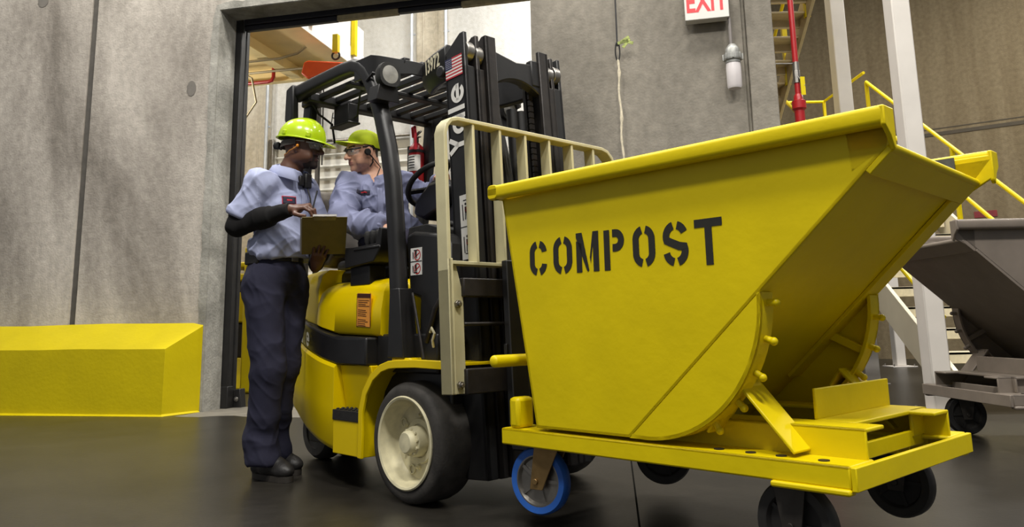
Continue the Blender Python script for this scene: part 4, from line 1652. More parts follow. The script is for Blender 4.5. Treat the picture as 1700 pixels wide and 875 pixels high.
        ymid = yn + t + 0.028 if y0 == yn else yf - t - 0.028
        for aa in (-25,):
            e = Vector((math.cos(math.radians(aa)), 0, math.sin(math.radians(aa))))
            p0 = Vector((cx, 0, cz)) + e * 0.18
            p1 = Vector((cx, 0, cz)) + e * (R - 0.01)
            rb2.bar(p0 + Vector((0, ymid, 0)), p1 + Vector((0, ymid, 0)), 0.03, 0.03, (0, 1, 0))
        rb2.build('rocker_rib', paint, rko, bevel=0.003)
        rb2 = MB(off)
        rb2.bar((1.235, ymid, 0.40), (1.265, ymid, 0.50), 0.04, 0.05, (0, 1, 0))
        rb2.build('rocker_gusset', paint, rko, bevel=0.003)
    # dump bar and latch at the rear
    db = MB(off)
    db.cyl((0.60, yn - 0.07, 0.63), (0.60, yf + 0.07, 0.63), 0.024, n=16)
    db.ell((0.60, yn - 0.07, 0.63), (0.024, 0.014, 0.024), 16, 8)
    db.build('dump_bar', paint, root, smooth=40)
    for y in (yn + 0.0, yf - 0.09):
        lt = MB(off)
        lt.box(0.60, 0.655, y, y + 0.09, 0.372, 0.49)
        lt.build('rear_stop', paint, root, bevel=0.015)
    # base frame: side channels, Z rails, cross members
    fr = MB(off)
    zt_ = 0.372
    for s in (-1, 1):
        ye = -0.05 + s * 0.458
        y0, y1 = (ye, ye + 0.16) if s < 0 else (ye - 0.16, ye)
        fr.box(0.565, 1.955, y0, y1, zt_ - 0.014, zt_)
        fr.box(0.565, 1.955, ye if s < 0 else ye - 0.014, ye + 0.014 if s < 0 else ye, zt_ - 0.062, zt_)
        fr.box(1.72, 1.955, (ye - 0.012) if s < 0 else ye - 0.03, (ye + 0.03) if s < 0 else ye + 0.012, zt_ - 0.078, zt_ - 0.06)
    fr.build('side_channel', paint, root, bevel=0.006)
    for s in (-1, 1):
        fr = MB(off)
        yw = -0.05 + s * 0.33
        a, b = (yw, yw + 0.012) if s < 0 else (yw - 0.012, yw)
        fr.box(0.80, 1.95, a, b, zt_ - 0.01, zt_ + 0.085)
        ta, tb = (yw, yw + 0.13) if s < 0 else (yw - 0.13, yw)
        fr.box(0.80, 1.95, ta, tb, zt_ + 0.073, zt_ + 0.085)
        fr.build('rail', paint, root, bevel=0.004)
    fr = MB(off)
    fr.box(1.735, 1.747, -0.25, 0.31, zt_ + 0.085, zt_ + 0.180)
    fr.box(1.735, 1.87, -0.25, 0.31, zt_ + 0.073, zt_ + 0.087)
    fr.box(1.858, 1.87, 0.17, 0.31, zt_ + 0.0, zt_ + 0.087)
    fr.build('front_angle', paint, root, bevel=0.004)
    fr = MB(off)
    fr.box(1.955, 1.972, -0.508, 0.408, zt_ - 0.066, zt_ - 0.002)
    fr.box(1.85, 1.865, -0.34, 0.27, zt_ - 0.03, zt_ + 0.02)
    fr.box(0.565, 0.60, -0.50, 0.40, zt_ - 0.06, zt_ - 0.012)
    for y in (-0.33, 0.15):
        fr.box(0.60, 1.86, y, y + 0.008, zt_ - 0.058, zt_ - 0.014)
        fr.box(0.60, 1.86, y + 0.16, y + 0.168, zt_ - 0.058, zt_ - 0.014)
    fr.build('cross_member', paint, root, bevel=0.003)
    # inverted-V stop straps
    for y in (-0.42, 0.29):
        fs = MB(off)
        fs.bar((1.60, y + 0.01, 0.585), (1.78, y + 0.01, 0.385), 0.13, 0.010, (1, 0, 1))
        fs.bar((1.60, y + 0.01, 0.585), (1.48, y + 0.01, 0.42), 0.10, 0.010, (-1, 0, 1))
        fs.cyl((1.61, y - 0.02, 0.565), (1.61, y + 0.06, 0.565), 0.016, n=12)
        fs.build('stop_strap', paint, root, bevel=0.003)
    # bolt heads / slots in the near channel
    for s in (-1, 1):
        for x in (1.52, 1.63, 1.73, 1.86):
            q = MB(off)
            q.cyl((x, -0.05 + s * 0.41, zt_), (x, -0.05 + s * 0.41, zt_ + 0.003), 0.016, n=16)
            q.build('deck_bolt', BLKM, root)
    # casters
    for k, (x, y, swiv) in enumerate(((0.70, -0.43, 1), (1.75, -0.43, 0), (1.71, 0.41, 0), (0.70, 0.36, 1))):
        cs = MB(off)
        hz = 0.18
        ang = math.radians(12 if swiv and y < 0 else (-4 if not swiv else 30))
        rot = Matrix.Translation((x, y, hz)) @ Matrix.Rotation(ang, 4, 'Z')
        R_ = 0.125
        fork = MB(off)
        fork.box(-0.055, 0.055, -0.05, 0.05, 0.128, 0.136)
        o_ = 0.05 if swiv else 0.0
        for s in (-1, 1):
            fork.add([(o_ - 0.055, s * 0.036, 0.13), (o_ + 0.055, s * 0.036, 0.13), (o_ * 0 + 0.028, s * 0.036, -0.03), (-0.028, s * 0.036, -0.03),
                      (o_ - 0.055, s * 0.030, 0.13), (o_ + 0.055, s * 0.030, 0.13), (o_ * 0 + 0.028, s * 0.030, -0.03), (-0.028, s * 0.030, -0.03)],
                     [(0, 1, 2, 3), (7, 6, 5, 4), (0, 4, 5, 1), (1, 5, 6, 2), (2, 6, 7, 3), (3, 7, 4, 0)])
        fork.cyl((0, -0.045, 0), (0, 0.045, 0), 0.011, n=12)
        fork.xf(lambda v: rot @ v)
        co = fork.build('caster', ZINC if k == 0 else mat('grimy_caster_steel', (66, 62, 58), 0.5, metal=0.5, var=0.2, vscale=20), root, bevel=0.002)
        w = MB(off)
        w.lathe([(0.095, -0.024), (0.118, -0.026), (R_, -0.015), (R_, 0.015), (0.118, 0.026), (0.095, 0.024)], (0, 0, 0), (0, 1, 0), 48)
        w.xf(lambda v: rot @ v)
        w.build('caster_tyre', wheelm[0] if k == 0 else wheelm[1], co, smooth=40)
        w = MB(off)
        w.lathe([(0.096, -0.024), (0.09, -0.024), (0.082, -0.010), (0.03, -0.010), (0.026, -0.026), (0.0, -0.026), (0.0, 0.026), (0.026, 0.026), (0.03, 0.010), (0.082, 0.010), (0.09, 0.024), (0.096, 0.024)], (0, 0, 0), (0, 1, 0), 48)
        for i in range(5):
            a = 2 * PI * i / 5
            w.bar((0.02 * math.cos(a), 0, 0.02 * math.sin(a)), (0.088 * math.cos(a), 0, 0.088 * math.sin(a)), 0.012, 0.034, (0, 1, 0))
        w.xf(lambda v: rot @ v)
        w.build('caster_rim', STEEL if k == 0 else mat('dark_caster_rim', (44, 42, 41), 0.6, metal=0.2, var=0.2), co, smooth=40)
    return root


BLUE = mat('blue_polyurethane', (38, 92, 176), 0.45, var=0.08, vscale=20)
H1 = make_hopper(YEL, (BLUE, mat('dark_caster_tyre', (42, 40, 38), 0.6, var=0.2, vscale=20)), 'large yellow self-tipping hopper lettered in black, carried by the forklift', True)
H1.location = fw(*HO)
H1.rotation_euler = (0, 0, FA)
H1.name = 'tipping_hopper'

# ---- stencilled word on the near side: strokes drawn as polygons
STN = mat('stencil_black', (34, 32, 26), 0.6, var=0.12, vscale=30)
ysd = -0.5015


def stroke(mb, pts, w):
    """flat ribbon along a polyline (x,z)"""
    P = [Vector((p[0], p[1])) for p in pts]
    L, R = [], []
    for i, p in enumerate(P):
        a = P[max(i - 1, 0)]
        c = P[min(i + 1, len(P) - 1)]
        if 0 < i < len(P) - 1:
            t = ((p - a).normalized() + (c - p).normalized()).normalized()
            k = 1 / max(0.5, t.dot((c - p).normalized()))
        else:
            t, k = (c - a).normalized(), 1
        n = Vector((-t.y, t.x)) * w / 2 * k
        L.append(p + n)
        R.append(p - n)
    vs = [(q.x, ysd, q.y) for q in L] + [(q.x, ysd, q.y) for q in R]
    n = len(P)
    mb.add(vs, [(i, i + 1, n + i + 1, n + i) for i in range(n - 1)])


def poly(mb, pts):
    mb.add([(p[0], ysd, p[1]) for p in pts], [tuple(range(len(pts)))])


def letter(ch, x0, z0, w, h, t):
    mb = MB(HO)
    r = w / 2
    g = t * 0.30

    def U(x, z):
        return (x0 + x, z0 + z)

    def arcs(cx, cz, rx, rz, a0, a1, n=12):
        return [U(cx + rx * math.cos(math.radians(a0 + (a1 - a0) * i / n)), cz + rz * math.sin(math.radians(a0 + (a1 - a0) * i / n))) for i in range(n + 1)]
    ri = (w - t) / 2
    rz = ri * 1.0
    gd = math.degrees(math.asin(min(0.9, g / ri)))
    if ch == 'C':
        stroke(mb, arcs(w / 2, h - t / 2 - rz, ri, rz, 90 + gd, 180) + arcs(w / 2, t / 2 + rz, ri, rz, 180, 270 - gd), t)
        stroke(mb, arcs(w / 2, h - t / 2 - rz, ri, rz, 90 - gd, 4), t)
        stroke(mb, arcs(w / 2, t / 2 + rz, ri, rz, 270 + gd, 356), t)
    if ch == 'O':
        stroke(mb, arcs(w / 2, h - t / 2 - rz, ri, rz, 90 + gd, 180) + arcs(w / 2, t / 2 + rz, ri, rz, 180, 270 - gd), t)
        stroke(mb, arcs(w / 2, h - t / 2 - rz, ri, rz, 90 - gd, 0) + arcs(w / 2, t / 2 + rz, ri, rz, 360, 270 + gd), t)
    if ch == 'M':
        poly(mb, [U(0, 0), U(t, 0), U(t, h * 0.72), U(0, h * 0.80)])
        poly(mb, [U(0, h), U(t * 1.1, h), U(w * 0.56, 0.04 * h), U(w * 0.50, 0.0), U(w * 0.44, h * 0.06), U(0, h * 0.88)])
        poly(mb, [U(w - t, 0), U(w, 0), U(w, h), U(w - t * 1.0, h), U(w * 0.60, h * 0.36), U(w * 0.64, h * 0.20), U(w - t, h * 0.66)])
    if ch == 'P':
        poly(mb, [U(0, 0), U(t, 0), U(t, h), U(0, h)])
        rp = h * 0.275 - t / 2
        stroke(mb, [U(t + g * 1.6, h - t / 2), U(w - t / 2 - rp, h - t / 2)] + arcs(w - t / 2 - rp, h - t / 2 - rp, rp, rp, 90, -90)[1:-1] + [U(w - t / 2 - rp, h - t / 2 - 2 * rp), U(t + g * 1.6, h - t / 2 - 2 * rp)], t)
    if ch == 'S':
        rr = (h / 2 - t / 2) / 2 + t * 0.16
        ru = h - t / 2 - ri
        # upper left arc to the diagonal spine to the lower right
        stroke(mb, arcs(w / 2, h - t / 2 - ri, ri, ri, 90 + gd, 200, 8) + [U(w * 0.36, h * 0.52), U(w * 0.64, h * 0.44)] + arcs(w / 2, t / 2 + ri, ri, ri, 20, -90 + gd, 8), t)
        stroke(mb, arcs(w / 2, h - t / 2 - ri, ri, ri, 90 - gd, 18, 6), t)
        stroke(mb, arcs(w / 2, t / 2 + ri, ri, ri, 270 - gd, 180 + 8, 6), t)
    if ch == 'T':
        poly(mb, [U(0, h - t), U(w, h - t), U(w, h), U(0, h)])
        poly(mb, [U(w / 2 - t / 2, 0), U(w / 2 + t / 2, 0), U(w / 2 + t / 2, h - t), U(w / 2 - t / 2, h - t)])
    for p in range(len(mb.f)):
        pass
    return mb


for ch, x0, z0, w, h in (('C', 0.741, 0.955, 0.093, 0.136), ('O', 0.869, 0.953, 0.097, 0.143), ('M', 0.987, 0.954, 0.109, 0.146), ('P', 1.121, 0.953, 0.093, 0.144), ('O', 1.251, 0.954, 0.095, 0.143), ('S', 1.379, 0.948, 0.100, 0.150), ('T', 1.505, 0.944, 0.104, 0.149)):
    lb = letter(ch, x0, z0, w, h, 0.027)
    o = lb.build('stencil_letter', STN, H1, smooth=0, fix=False)

# blank dark panel on the far rim
m = MB(HO)
m.box(1.90, 2.04, 0.338, 0.3465, 1.20, 1.322)
tag(m.build('rim_panel', mat('slate_sticker', (70, 74, 82), 0.5, var=0.25, vscale=40), H1), 'worn slate grey sticker inside the far side')
H2 = make_hopper(mat('grey_hopper_enamel', (122, 112, 102), 0.42, metal=0.1, var=0.1, vscale=8, bump=0.08, bscale=30), (mat('dark_caster_tyre2', (30, 29, 28), 0.6, var=0.2, vscale=20), mat('dark_caster_tyre2', (30, 29, 28), 0.6)), 'grey self-tipping hopper cart parked in front of the stairs', False)
h2a = math.radians(180 + 1)
H2.rotation_euler = (0, 0, h2a)
H2.location = (3.52, 5.12, 0.0)
H2.scale = (1.04, 1.04, 1.04)

# ================================================================== PEOPLE: smooth-blended distance fields meshed by surface nets


class SDF:
    def __init__(self, lo, hi, h):
        self.lo = np.array(lo, float)
        self.h = h
        self.n = np.ceil((np.array(hi, float) - self.lo) / h).astype(int) + 1
        self.d = np.full(self.n, 0.2, np.float32)
        self.ax = [self.lo[i] + h * np.arange(self.n[i]) for i in range(3)]

    def _win(self, lo, hi):
        a = np.clip(np.floor((np.array(lo) - self.lo) / self.h).astype(int), 0, self.n)
        b = np.clip(np.ceil((np.array(hi) - self.lo) / self.h).astype(int) + 1, 0, self.n)
        sl = tuple(slice(a[i], b[i]) for i in range(3))
        X = self.ax[0][sl[0]][:, None, None]
        Y = self.ax[1][sl[1]][None, :, None]
        Z = self.ax[2][sl[2]][None, None, :]
        return sl, X, Y, Z

    def _blend(self, sl, v, k, op):
        a = self.d[sl]
        v = v.astype(np.float32)
        if op == 'add':
            if k > 0:
                h = np.clip(0.5 + 0.5 * (a - v) / k, 0, 1)
                self.d[sl] = a * (1 - h) + v * h - k * h * (1 - h)
            else:
                self.d[sl] = np.minimum(a, v)
        else:
            v = -v
            if k > 0:
                h = np.clip(0.5 - 0.5 * (a - v) / k, 0, 1)
                self.d[sl] = a * (1 - h) + v * h + k * h * (1 - h)
            else:
                self.d[sl] = np.maximum(a, v)

    def cone(self, a, b, r0, r1, k=0.02, op='add', flat=None):
        """tapered capsule; flat=(dir, factor) squashes the section along dir"""
        a, b = np.array(a, float), np.array(b, float)
        m = max(r0, r1) + k + 3 * self.h
        sl, X, Y, Z = self._win(np.minimum(a, b) - m, np.maximum(a, b) + m)
        ba = b - a
        L2 = max(ba @ ba, 1e-9)
        t = np.clip(((X - a[0]) * ba[0] + (Y - a[1]) * ba[1] + (Z - a[2]) * ba[2]) / L2, 0, 1)
        dx, dy, dz = X - a[0] - t * ba[0], Y - a[1] - t * ba[1], Z - a[2] - t * ba[2]
        if flat is not None:
            u = np.array(flat[0], float)
            u /= np.linalg.norm(u)
            q = dx * u[0] + dy * u[1] + dz * u[2]
            f = 1.0 / flat[1] - 1
            dx, dy, dz = dx + q * u[0] * f, dy + q * u[1] * f, dz + q * u[2] * f
        self._blend(sl, np.sqrt(dx * dx + dy * dy + dz * dz) - (r0 + (r1 - r0) * t), k, op)
        return self

    def chain(self, pts, rs, k=0.015, op='add'):
        for i in range(len(pts) - 1):
            self.cone(pts[i], pts[i + 1], rs[i], rs[i + 1], k, op)
        return self

    def ell(self, c, r, k=0.02, M=None, op='add'):
        """ellipsoid, M: 3x3 rows = local axes"""
        c, r = np.array(c, float), np.array(r, float)
        m = r.max() + k + 3 * self.h
        sl, X, Y, Z = self._win(c - m, c + m)
        dx, dy, dz = X - c[0], Y - c[1], Z - c[2]
        if M is not None:
            M = np.array(M, float)
            dx, dy, dz = [M[i, 0] * dx + M[i, 1] * dy + M[i, 2] * dz for i in range(3)]
        q = np.sqrt((dx / r[0]) ** 2 + (dy / r[1]) ** 2 + (dz / r[2]) ** 2)
        g = np.sqrt((dx / r[0] ** 2) ** 2 + (dy / r[1] ** 2) ** 2 + (dz / r[2] ** 2) ** 2)
        self._blend(sl, np.where(g > 1e-6, q * (q - 1) / np.maximum(g, 1e-6), -r.min()), k, op)
        return self

    def half(self, p, n, k=0.0, lo=None, hi=None):
        """cut away everything on the +n side of the plane (inside an optional box)"""
        p, n = np.array(p, float), np.array(n, float)
        n /= np.linalg.norm(n)
        sl, X, Y, Z = self._win(self.lo if lo is None else lo, self.lo + self.n * self.h if hi is None else hi)
        v = (X - p[0]) * n[0] + (Y - p[1]) * n[1] + (Z - p[2]) * n[2]
        a = self.d[sl]
        self.d[sl] = np.maximum(a, v.astype(np.float32))
        return self

    def mesh(self):
        d, h = self.d, self.h
        d[0], d[-1] = 0.1, 0.1
        d[:, 0], d[:, -1] = 0.1, 0.1
        d[:, :, 0], d[:, :, -1] = 0.1, 0.1
        s = d < 0
        nx, ny, nz_ = d.shape
        cnt = np.zeros((nx - 1, ny - 1, nz_ - 1), np.int8)
        for i in (0, 1):
            for j in (0, 1):
                for k in (0, 1):
                    cnt += s[i:nx - 1 + i, j:ny - 1 + j, k:nz_ - 1 + k]
        cells = np.argwhere((cnt > 0) & (cnt < 8))
        idx = np.full(cnt.shape, -1, np.int32)
        idx[tuple(cells.T)] = np.arange(len(cells))
        acc = np.zeros((len(cells), 3))
        num = np.zeros(len(cells))
        corner = {}
        for i in (0, 1):
            for j in (0, 1):
                for k in (0, 1):
                    corner[(i, j, k)] = d[cells[:, 0] + i, cells[:, 1] + j, cells[:, 2] + k]
        for a in range(3):
            for u in (0, 1):
                for v in (0, 1):
                    c0, c1 = [0, 0, 0], [0, 0, 0]
                    o = [q for q in range(3) if q != a]
                    c0[o[0]], c0[o[1]] = u, v
                    c1[o[0]], c1[o[1]], c1[a] = u, v, 1
                    f0, f1 = corner[tuple(c0)], corner[tuple(c1)]
                    msk = (f0 < 0) != (f1 < 0)
                    t = np.where(msk, f0 / np.where(msk, f0 - f1, 1), 0)
                    pos = np.tile(np.array(c0, float), (len(cells), 1))
                    pos[:, a] += t
                    acc += pos * msk[:, None]
                    num += msk
        V = self.lo + (cells + acc / num[:, None]) * h
        F = []
        for a in range(3):
            o = [(a + 1) % 3, (a + 2) % 3]
            s0 = [slice(None)] * 3
            s1 = [slice(None)] * 3
            s0[a], s1[a] = slice(0, -1), slice(1, None)
            A, B = s[tuple(s0)], s[tuple(s1)]
            e = np.argwhere(A != B)
            e = e[(e[:, o[0]] > 0) & (e[:, o[1]] > 0) & (e[:, o[0]] < d.shape[o[0]] - 1) & (e[:, o[1]] < d.shape[o[1]] - 1)]
            inside = A[tuple(e.T)]
            q = []
            for du, dv in ((0, 0), (1, 0), (1, 1), (0, 1)):
                c = e.copy()
                c[:, o[0]] -= du
                c[:, o[1]] -= dv
                q.append(idx[tuple(c.T)])
            q = np.stack(q, 1)
            q[~inside] = q[~inside][:, ::-1]
            F.append(q)
        return V, np.concatenate(F)


def smooth_mesh(V, F, it=2, lam=0.5):
    n = len(V)
    for _ in range(it):
        acc = np.zeros_like(V)
        num = np.zeros(n)
        for i in range(4):
            a, b = F[:, i], F[:, (i + 1) % 4]
            np.add.at(acc, a, V[b])
            np.add.at(acc, b, V[a])
            np.add.at(num, a, 1)
            np.add.at(num, b, 1)
        V = V + lam * (acc / np.maximum(num, 1)[:, None] - V)
    return V


def vnormals(V, F):
    n = np.cross(V[F[:, 2]] - V[F[:, 0]], V[F[:, 3]] - V[F[:, 1]])
    N = np.zeros_like(V)
    for i in range(4):
        np.add.at(N, F[:, i], n)
    return N / np.maximum(np.linalg.norm(N, axis=1), 1e-9)[:, None]


def sdf_object(name, S, mats, parent, inv, it=2, disp=None, matfn=None):
    V, F = S.mesh()
    V = smooth_mesh(V, F, it)
    if disp is not None:
        N = vnormals(V, F)
        V = V + N * disp(V, N)[:, None]
    me = bpy.data.meshes.new(name)
    me.vertices.add(len(V))
    Vl = (np.c_[V, np.ones(len(V))] @ np.array(inv).T)[:, :3]
    me.vertices.foreach_set('co', Vl.astype(np.float32).ravel())
    me.loops.add(F.size)
    me.loops.foreach_set('vertex_index', F.astype(np.int32).ravel())
    me.polygons.add(len(F))
    me.polygons.foreach_set('loop_start', np.arange(0, F.size, 4, dtype=np.int32))
    me.polygons.foreach_set('use_smooth', np.ones(len(F), bool))
    if not isinstance(mats, (list, tuple)):
        mats = [mats]
    for m_ in mats:
        me.materials.append(m_)
    if matfn is not None:
        c = V[F].mean(axis=1)
        me.polygons.foreach_set('material_index', matfn(c).astype(np.int32))
    me.update(calc_edges=True)
    me.validate()
    o = bpy.data.objects.new(name, me)
    COL.objects.link(o)
    if parent is not None:
        o.parent = parent
    return o, V, F


def vnoise(Pp, seed):
    """value noise at points Pp (n,3), vectorised"""
    i = np.floor(Pp).astype(np.int64)
    f = Pp - i
    f = f * f * (3 - 2 * f)
    out = np.zeros(len(Pp))
    for a in (0, 1):
        for b in (0, 1):
            for c in (0, 1):
                h = ((i[:, 0] + a) * 73856093) ^ ((i[:, 1] + b) * 19349663) ^ ((i[:, 2] + c) * 83492791) ^ (seed * 2654435761)
                h = (h ^ (h >> 13)) * 1274126177 & 0xffffffff
                v = ((h ^ (h >> 16)) & 0xffff) / 65535.0
                out += v * (f[:, 0] if a else 1 - f[:, 0]) * (f[:, 1] if b else 1 - f[:, 1]) * (f[:, 2] if c else 1 - f[:, 2])
    return out


def folds(dirs, amp, freq, seed=0, mask=None):
    """cloth folds: long soft ridges of noise, fine across the fold and slow along it"""
    def f(V, N):
        tot = np.zeros(len(V))
        for k, ((dx, dy, dz), a, fr) in enumerate(zip(dirs, amp, freq)):
            d = np.array([dx, dy, dz], float)
            d /= np.linalg.norm(d)
            e1 = np.cross(d, [0.31, 0.57, 0.76])
            e1 /= np.linalg.norm(e1)
            e2 = np.cross(d, e1)
            w = np.stack([vnoise(V * 7 + 3.1 * k, seed + 40 + k), vnoise(V * 7 + 11.7, seed + 60 + k), np.zeros(len(V))], 1)
            Q = np.stack([V @ d * fr / 6.0, V @ e1 * fr / 22.0, V @ e2 * fr / 22.0], 1) + w * 0.9 + 100
            r = 1 - np.abs(2 * vnoise(Q, seed + k) - 1)
            tot += a * (r ** 2.2 - 0.35)
        tot += 0.003 * (vnoise(V * 9 + 50, seed + 9) - 0.5)
        if mask is not None:
            tot *= mask(V)
        return tot
    return f


def patch_on(V, F, c, n, up, w, h, name, material, parent, inv, lift=0.002, seg=8, rnd=0.0):
    """a small badge that follows the cloth below it"""
    bv = BVHTree.FromPolygons([tuple(v) for v in V], [tuple(f) for f in F])
    n = Vector(n).normalized()
    up = Vector(up)
    r = up.cross(n).normalized()
    up = n.cross(r).normalized()
    c = Vector(c)
    hit = bv.ray_cast(c + n * 0.25, -n)
    if hit[0] is not None:
        c = hit[0]
    vs = []
    for j in range(seg + 1):
        for i in range(seg + 1):
            a, b = (i / seg - 0.5) * w, (j / seg - 0.5) * h
            if rnd:
                k = 1 - rnd * (abs(2 * b / h) ** 2)
                a *= k ** 0.5 if k > 0 else 0
            p = c + r * a + up * b
            hh = bv.ray_cast(p + n * 0.05, -n, 0.12)
            q = hh[0] if hh[0] is not None else p
            vs.append(Matrix(inv) @ (q + n * lift))
    b = MB()
    k = seg + 1
    b.add(vs, [(j * k + i, j * k + i + 1, (j + 1) * k + i + 1, (j + 1) * k + i) for j in range(seg) for i in range(seg)])
    o = b.build(name, material, parent, fix=False, smooth=60)
    sd = o.modifiers.new('thick', 'SOLIDIFY')
    sd.thickness = 0.0015
    sd.offset = 1
    return o


def frame(fwd, up=(0, 0, 1)):
    """rows: forward, left, up"""
    f = np.array(fwd, float)
    f /= np.linalg.norm(f)
    u = np.array(up, float)
    l = np.cross(u, f)
    l /= np.linalg.norm(l)
    u = np.cross(f, l)
    return np.array([f, l, u])


def add_head(S, c, M, neck, sc=1.0, brow=1.0, jaw=1.0):
    """c: head centre (between the ears); M rows: forward, left, up"""
    c = np.array(c, float)
    P = lambda f, l, u: c + (f * M[0] + l * M[1] + u * M[2]) * sc
    E = lambda p, r, k, op='add', m=M: S.ell(p, np.array(r) * sc, k, m, op)
    E(P(-0.012, 0, 0.035), (0.098, 0.077, 0.088), 0.0)            # cranium
    E(P(0.03, 0, -0.02), (0.066, 0.064, 0.085), 0.03)             # face block
    E(P(0.052, 0, -0.082), (0.037 * jaw, 0.040 * jaw, 0.034), 0.03)    # jaw
    E(P(0.079, 0, -0.100), (0.021, 0.024, 0.019), 0.02)           # chin
    for s in (-1, 1):
        E(P(0.004, s * 0.056, -0.055), (0.040, 0.016, 0.036), 0.03)   # jaw corner
        E(P(0.060, s * 0.040, -0.022), (0.022, 0.020, 0.016), 0.02)   # cheek bone
        E(P(0.085, s * 0.031, 0.012), (0.013, 0.017, 0.012), 0.012, 'sub')   # eye socket
        E(P(0.079, s * 0.031, 0.010), (0.013, 0.0135, 0.012), 0.004)   # lids
        E(P(0.087, s * 0.028, 0.030), (0.012, 0.024, 0.007 * brow), 0.012)   # brow ridge
        E(P(0.060, s * 0.052, -0.06), (0.02, 0.012, 0.02), 0.02)
        # ear
        e = P(-0.006, s * 0.078, -0.005)
        E(e, (0.020, 0.008, 0.033), 0.006)
        E(P(-0.010, s * 0.088, 0.0), (0.010, 0.007, 0.018), 0.005, 'sub')
        E(P(0.000, s * 0.078, -0.033), (0.010, 0.006, 0.010), 0.005)
    # nose
    S.cone(P(0.092, 0, 0.020), P(0.118, 0, -0.022), 0.0085 * sc, 0.0115 * sc, 0.010)
    E(P(0.118, 0, -0.026), (0.013, 0.013, 0.011), 0.008)
    for s in (-1, 1):
        E(P(0.105, s * 0.013, -0.029), (0.012, 0.007, 0.008), 0.007)
    # mouth
    E(P(0.084, 0, -0.058), (0.016, 0.026, 0.018), 0.012)
    E(P(0.0975, 0, -0.0525), (0.005, 0.024, 0.0042), 0.004)
    E(P(0.0945, 0, -0.0660), (0.006, 0.021, 0.0050), 0.004)
    E(P(0.103, 0, -0.0590), (0.011, 0.026, 0.0019), 0.002, 'sub')
    S.cone(P(-0.030, 0, -0.05), neck, 0.056 * sc, 0.062 * sc, 0.03)
    return P


def add_hand(S, wrist, d, palm, poses, thumb, L=0.19, s=1, h=1.0):
    """d: direction wrist -> knuckles, palm: palm normal, s: +1 if the thumb lies on palm x d side.
    poses: per finger (spread deg, curl1, curl2, curl3) - curls turn towards the palm normal"""
    d = np.array(d, float)
    d /= np.linalg.norm(d)
    pn = np.array(palm, float)
    pn -= d * (pn @ d)
    pn /= np.linalg.norm(pn)
    side = np.cross(pn, d) * s          # towards the thumb
    w = np.array(wrist, float)
    pl = L * 0.50
    # palm: fan of metacarpals
    bases = []
    for i, off in enumerate((0.030, 0.010, -0.010, -0.029)):
        b = w + d * (pl * (1.0 if i in (1, 2) else 0.95 if i == 0 else 0.90)) + side * off * L / 0.19
        bases.append(b)
        S.cone(w + d * 0.018 + side * off * 0.55, b, 0.0165, 0.0125, 0.014, flat=(pn, 0.9))
    S.cone(w - d * 0.03, w + d * 0.02, 0.027, 0.026, 0.015, flat=(pn, 0.78))
    S.ell(w + d * pl * 0.42 + side * 0.022 + pn * 0.010, (0.030, 0.018, 0.016), 0.012, np.array([d, side, pn]))
    lens = (0.41, 0.46, 0.43, 0.33)
    for i in range(4):
        sp, c1, c2, c3 = poses[i]
        a = math.radians(sp)
        dirv = d * math.cos(a) + side * math.sin(a)
        p = bases[i]
        r = (0.0092, 0.0095, 0.009, 0.0078)[i]
        tot = 0
        for seg_, (frac, cu) in enumerate(((0.46, c1), (0.30, c2), (0.24, c3))):
            tot += math.radians(cu)
            v = dirv * math.cos(tot) + pn * math.sin(tot)
            q = p + v * lens[i] * L * frac
            S.cone(p, q, r, r * 0.92, 0.004)
            p, r = q, r * 0.92
    # thumb from the side of the palm near its base
    t0 = w + d * pl * 0.22 + side * 0.020 + pn * 0.006
    p, r = t0, 0.0135
    for (fs, ff, fp), ln in thumb:
        v = side * fs + d * ff + pn * fp
        v /= np.linalg.norm(v)
        q = p + v * ln
        S.cone(p, q, r, r * 0.88, 0.008 if r > 0.012 else 0.004)
        p, r = q, r * 0.88
    return bases


def boot(name, heel, toe, parent, inv, M_UP, M_SOLE):
    heel, toe = np.array(heel, float), np.array(toe, float)
    d = toe - heel
    Lb = np.linalg.norm(d)
    d /= Lb
    sd = np.array([-d[1], d[0], 0])
    at = lambda t, y, z: heel + d * t * Lb + sd * y + np.array([0, 0, z])
    lo = np.minimum(heel, toe) - 0.09
    hi = np.maximum(heel, toe) + np.array([0.09, 0.09, 0.26])
    lo[2] = -0.02
    S = SDF(lo, hi, 0.004)
    S.cone(at(0.14, 0, 0.06), at(0.14, 0, 0.20), 0.042, 0.050, 0.01)
    S.cone(at(0.13, 0, 0.062), at(0.45, 0, 0.062), 0.040, 0.046, 0.02)
    S.cone(at(0.40, 0, 0.066), at(0.80, 0.002, 0.056), 0.048, 0.044, 0.025)
    S.cone(at(0.2, 0, 0.13), at(0.66, 0, 0.085), 0.042, 0.034, 0.03)
    S.ell(at(0.82, 0.0, 0.054), (0.062, 0.046, 0.038), 0.02, np.array([d, sd, [0, 0, 1]]))
    S.half((0, 0, 0.028), (0, 0, -1))
    for t in (0.36, 0.43, 0.50, 0.57):
        S.cone(at(t, -0.022, 0.142 - (t - 0.3) * 0.18), at(t + 0.02, 0.022, 0.142 - (t - 0.3) * 0.18), 0.0045, 0.0045, 0.003)
    up, _, _ = sdf_object(name, S, M_UP, parent, inv, 1)
    b = MB()
    prof = []
    for i in range(28):
        a = 2 * PI * i / 28
        ca, sa = math.cos(a), math.sin(a)
        t = 0.5 + 0.525 * ca
        wdt = 0.043 + 0.008 * max(0, ca) - 0.004 * max(0, -ca)
        prof.append((t, wdt * (abs(sa) ** 0.75) * (1 if sa >= 0 else -1)))
    Mi = Matrix(inv)
    rings = [[Mi @ Vector(at(t, y, z)) for t, y in prof] for z in (0.001, 0.006, 0.022, 0.030)]
    b.loft(rings)
    b.build('boot_sole', M_SOLE, up, smooth=40)
    return up


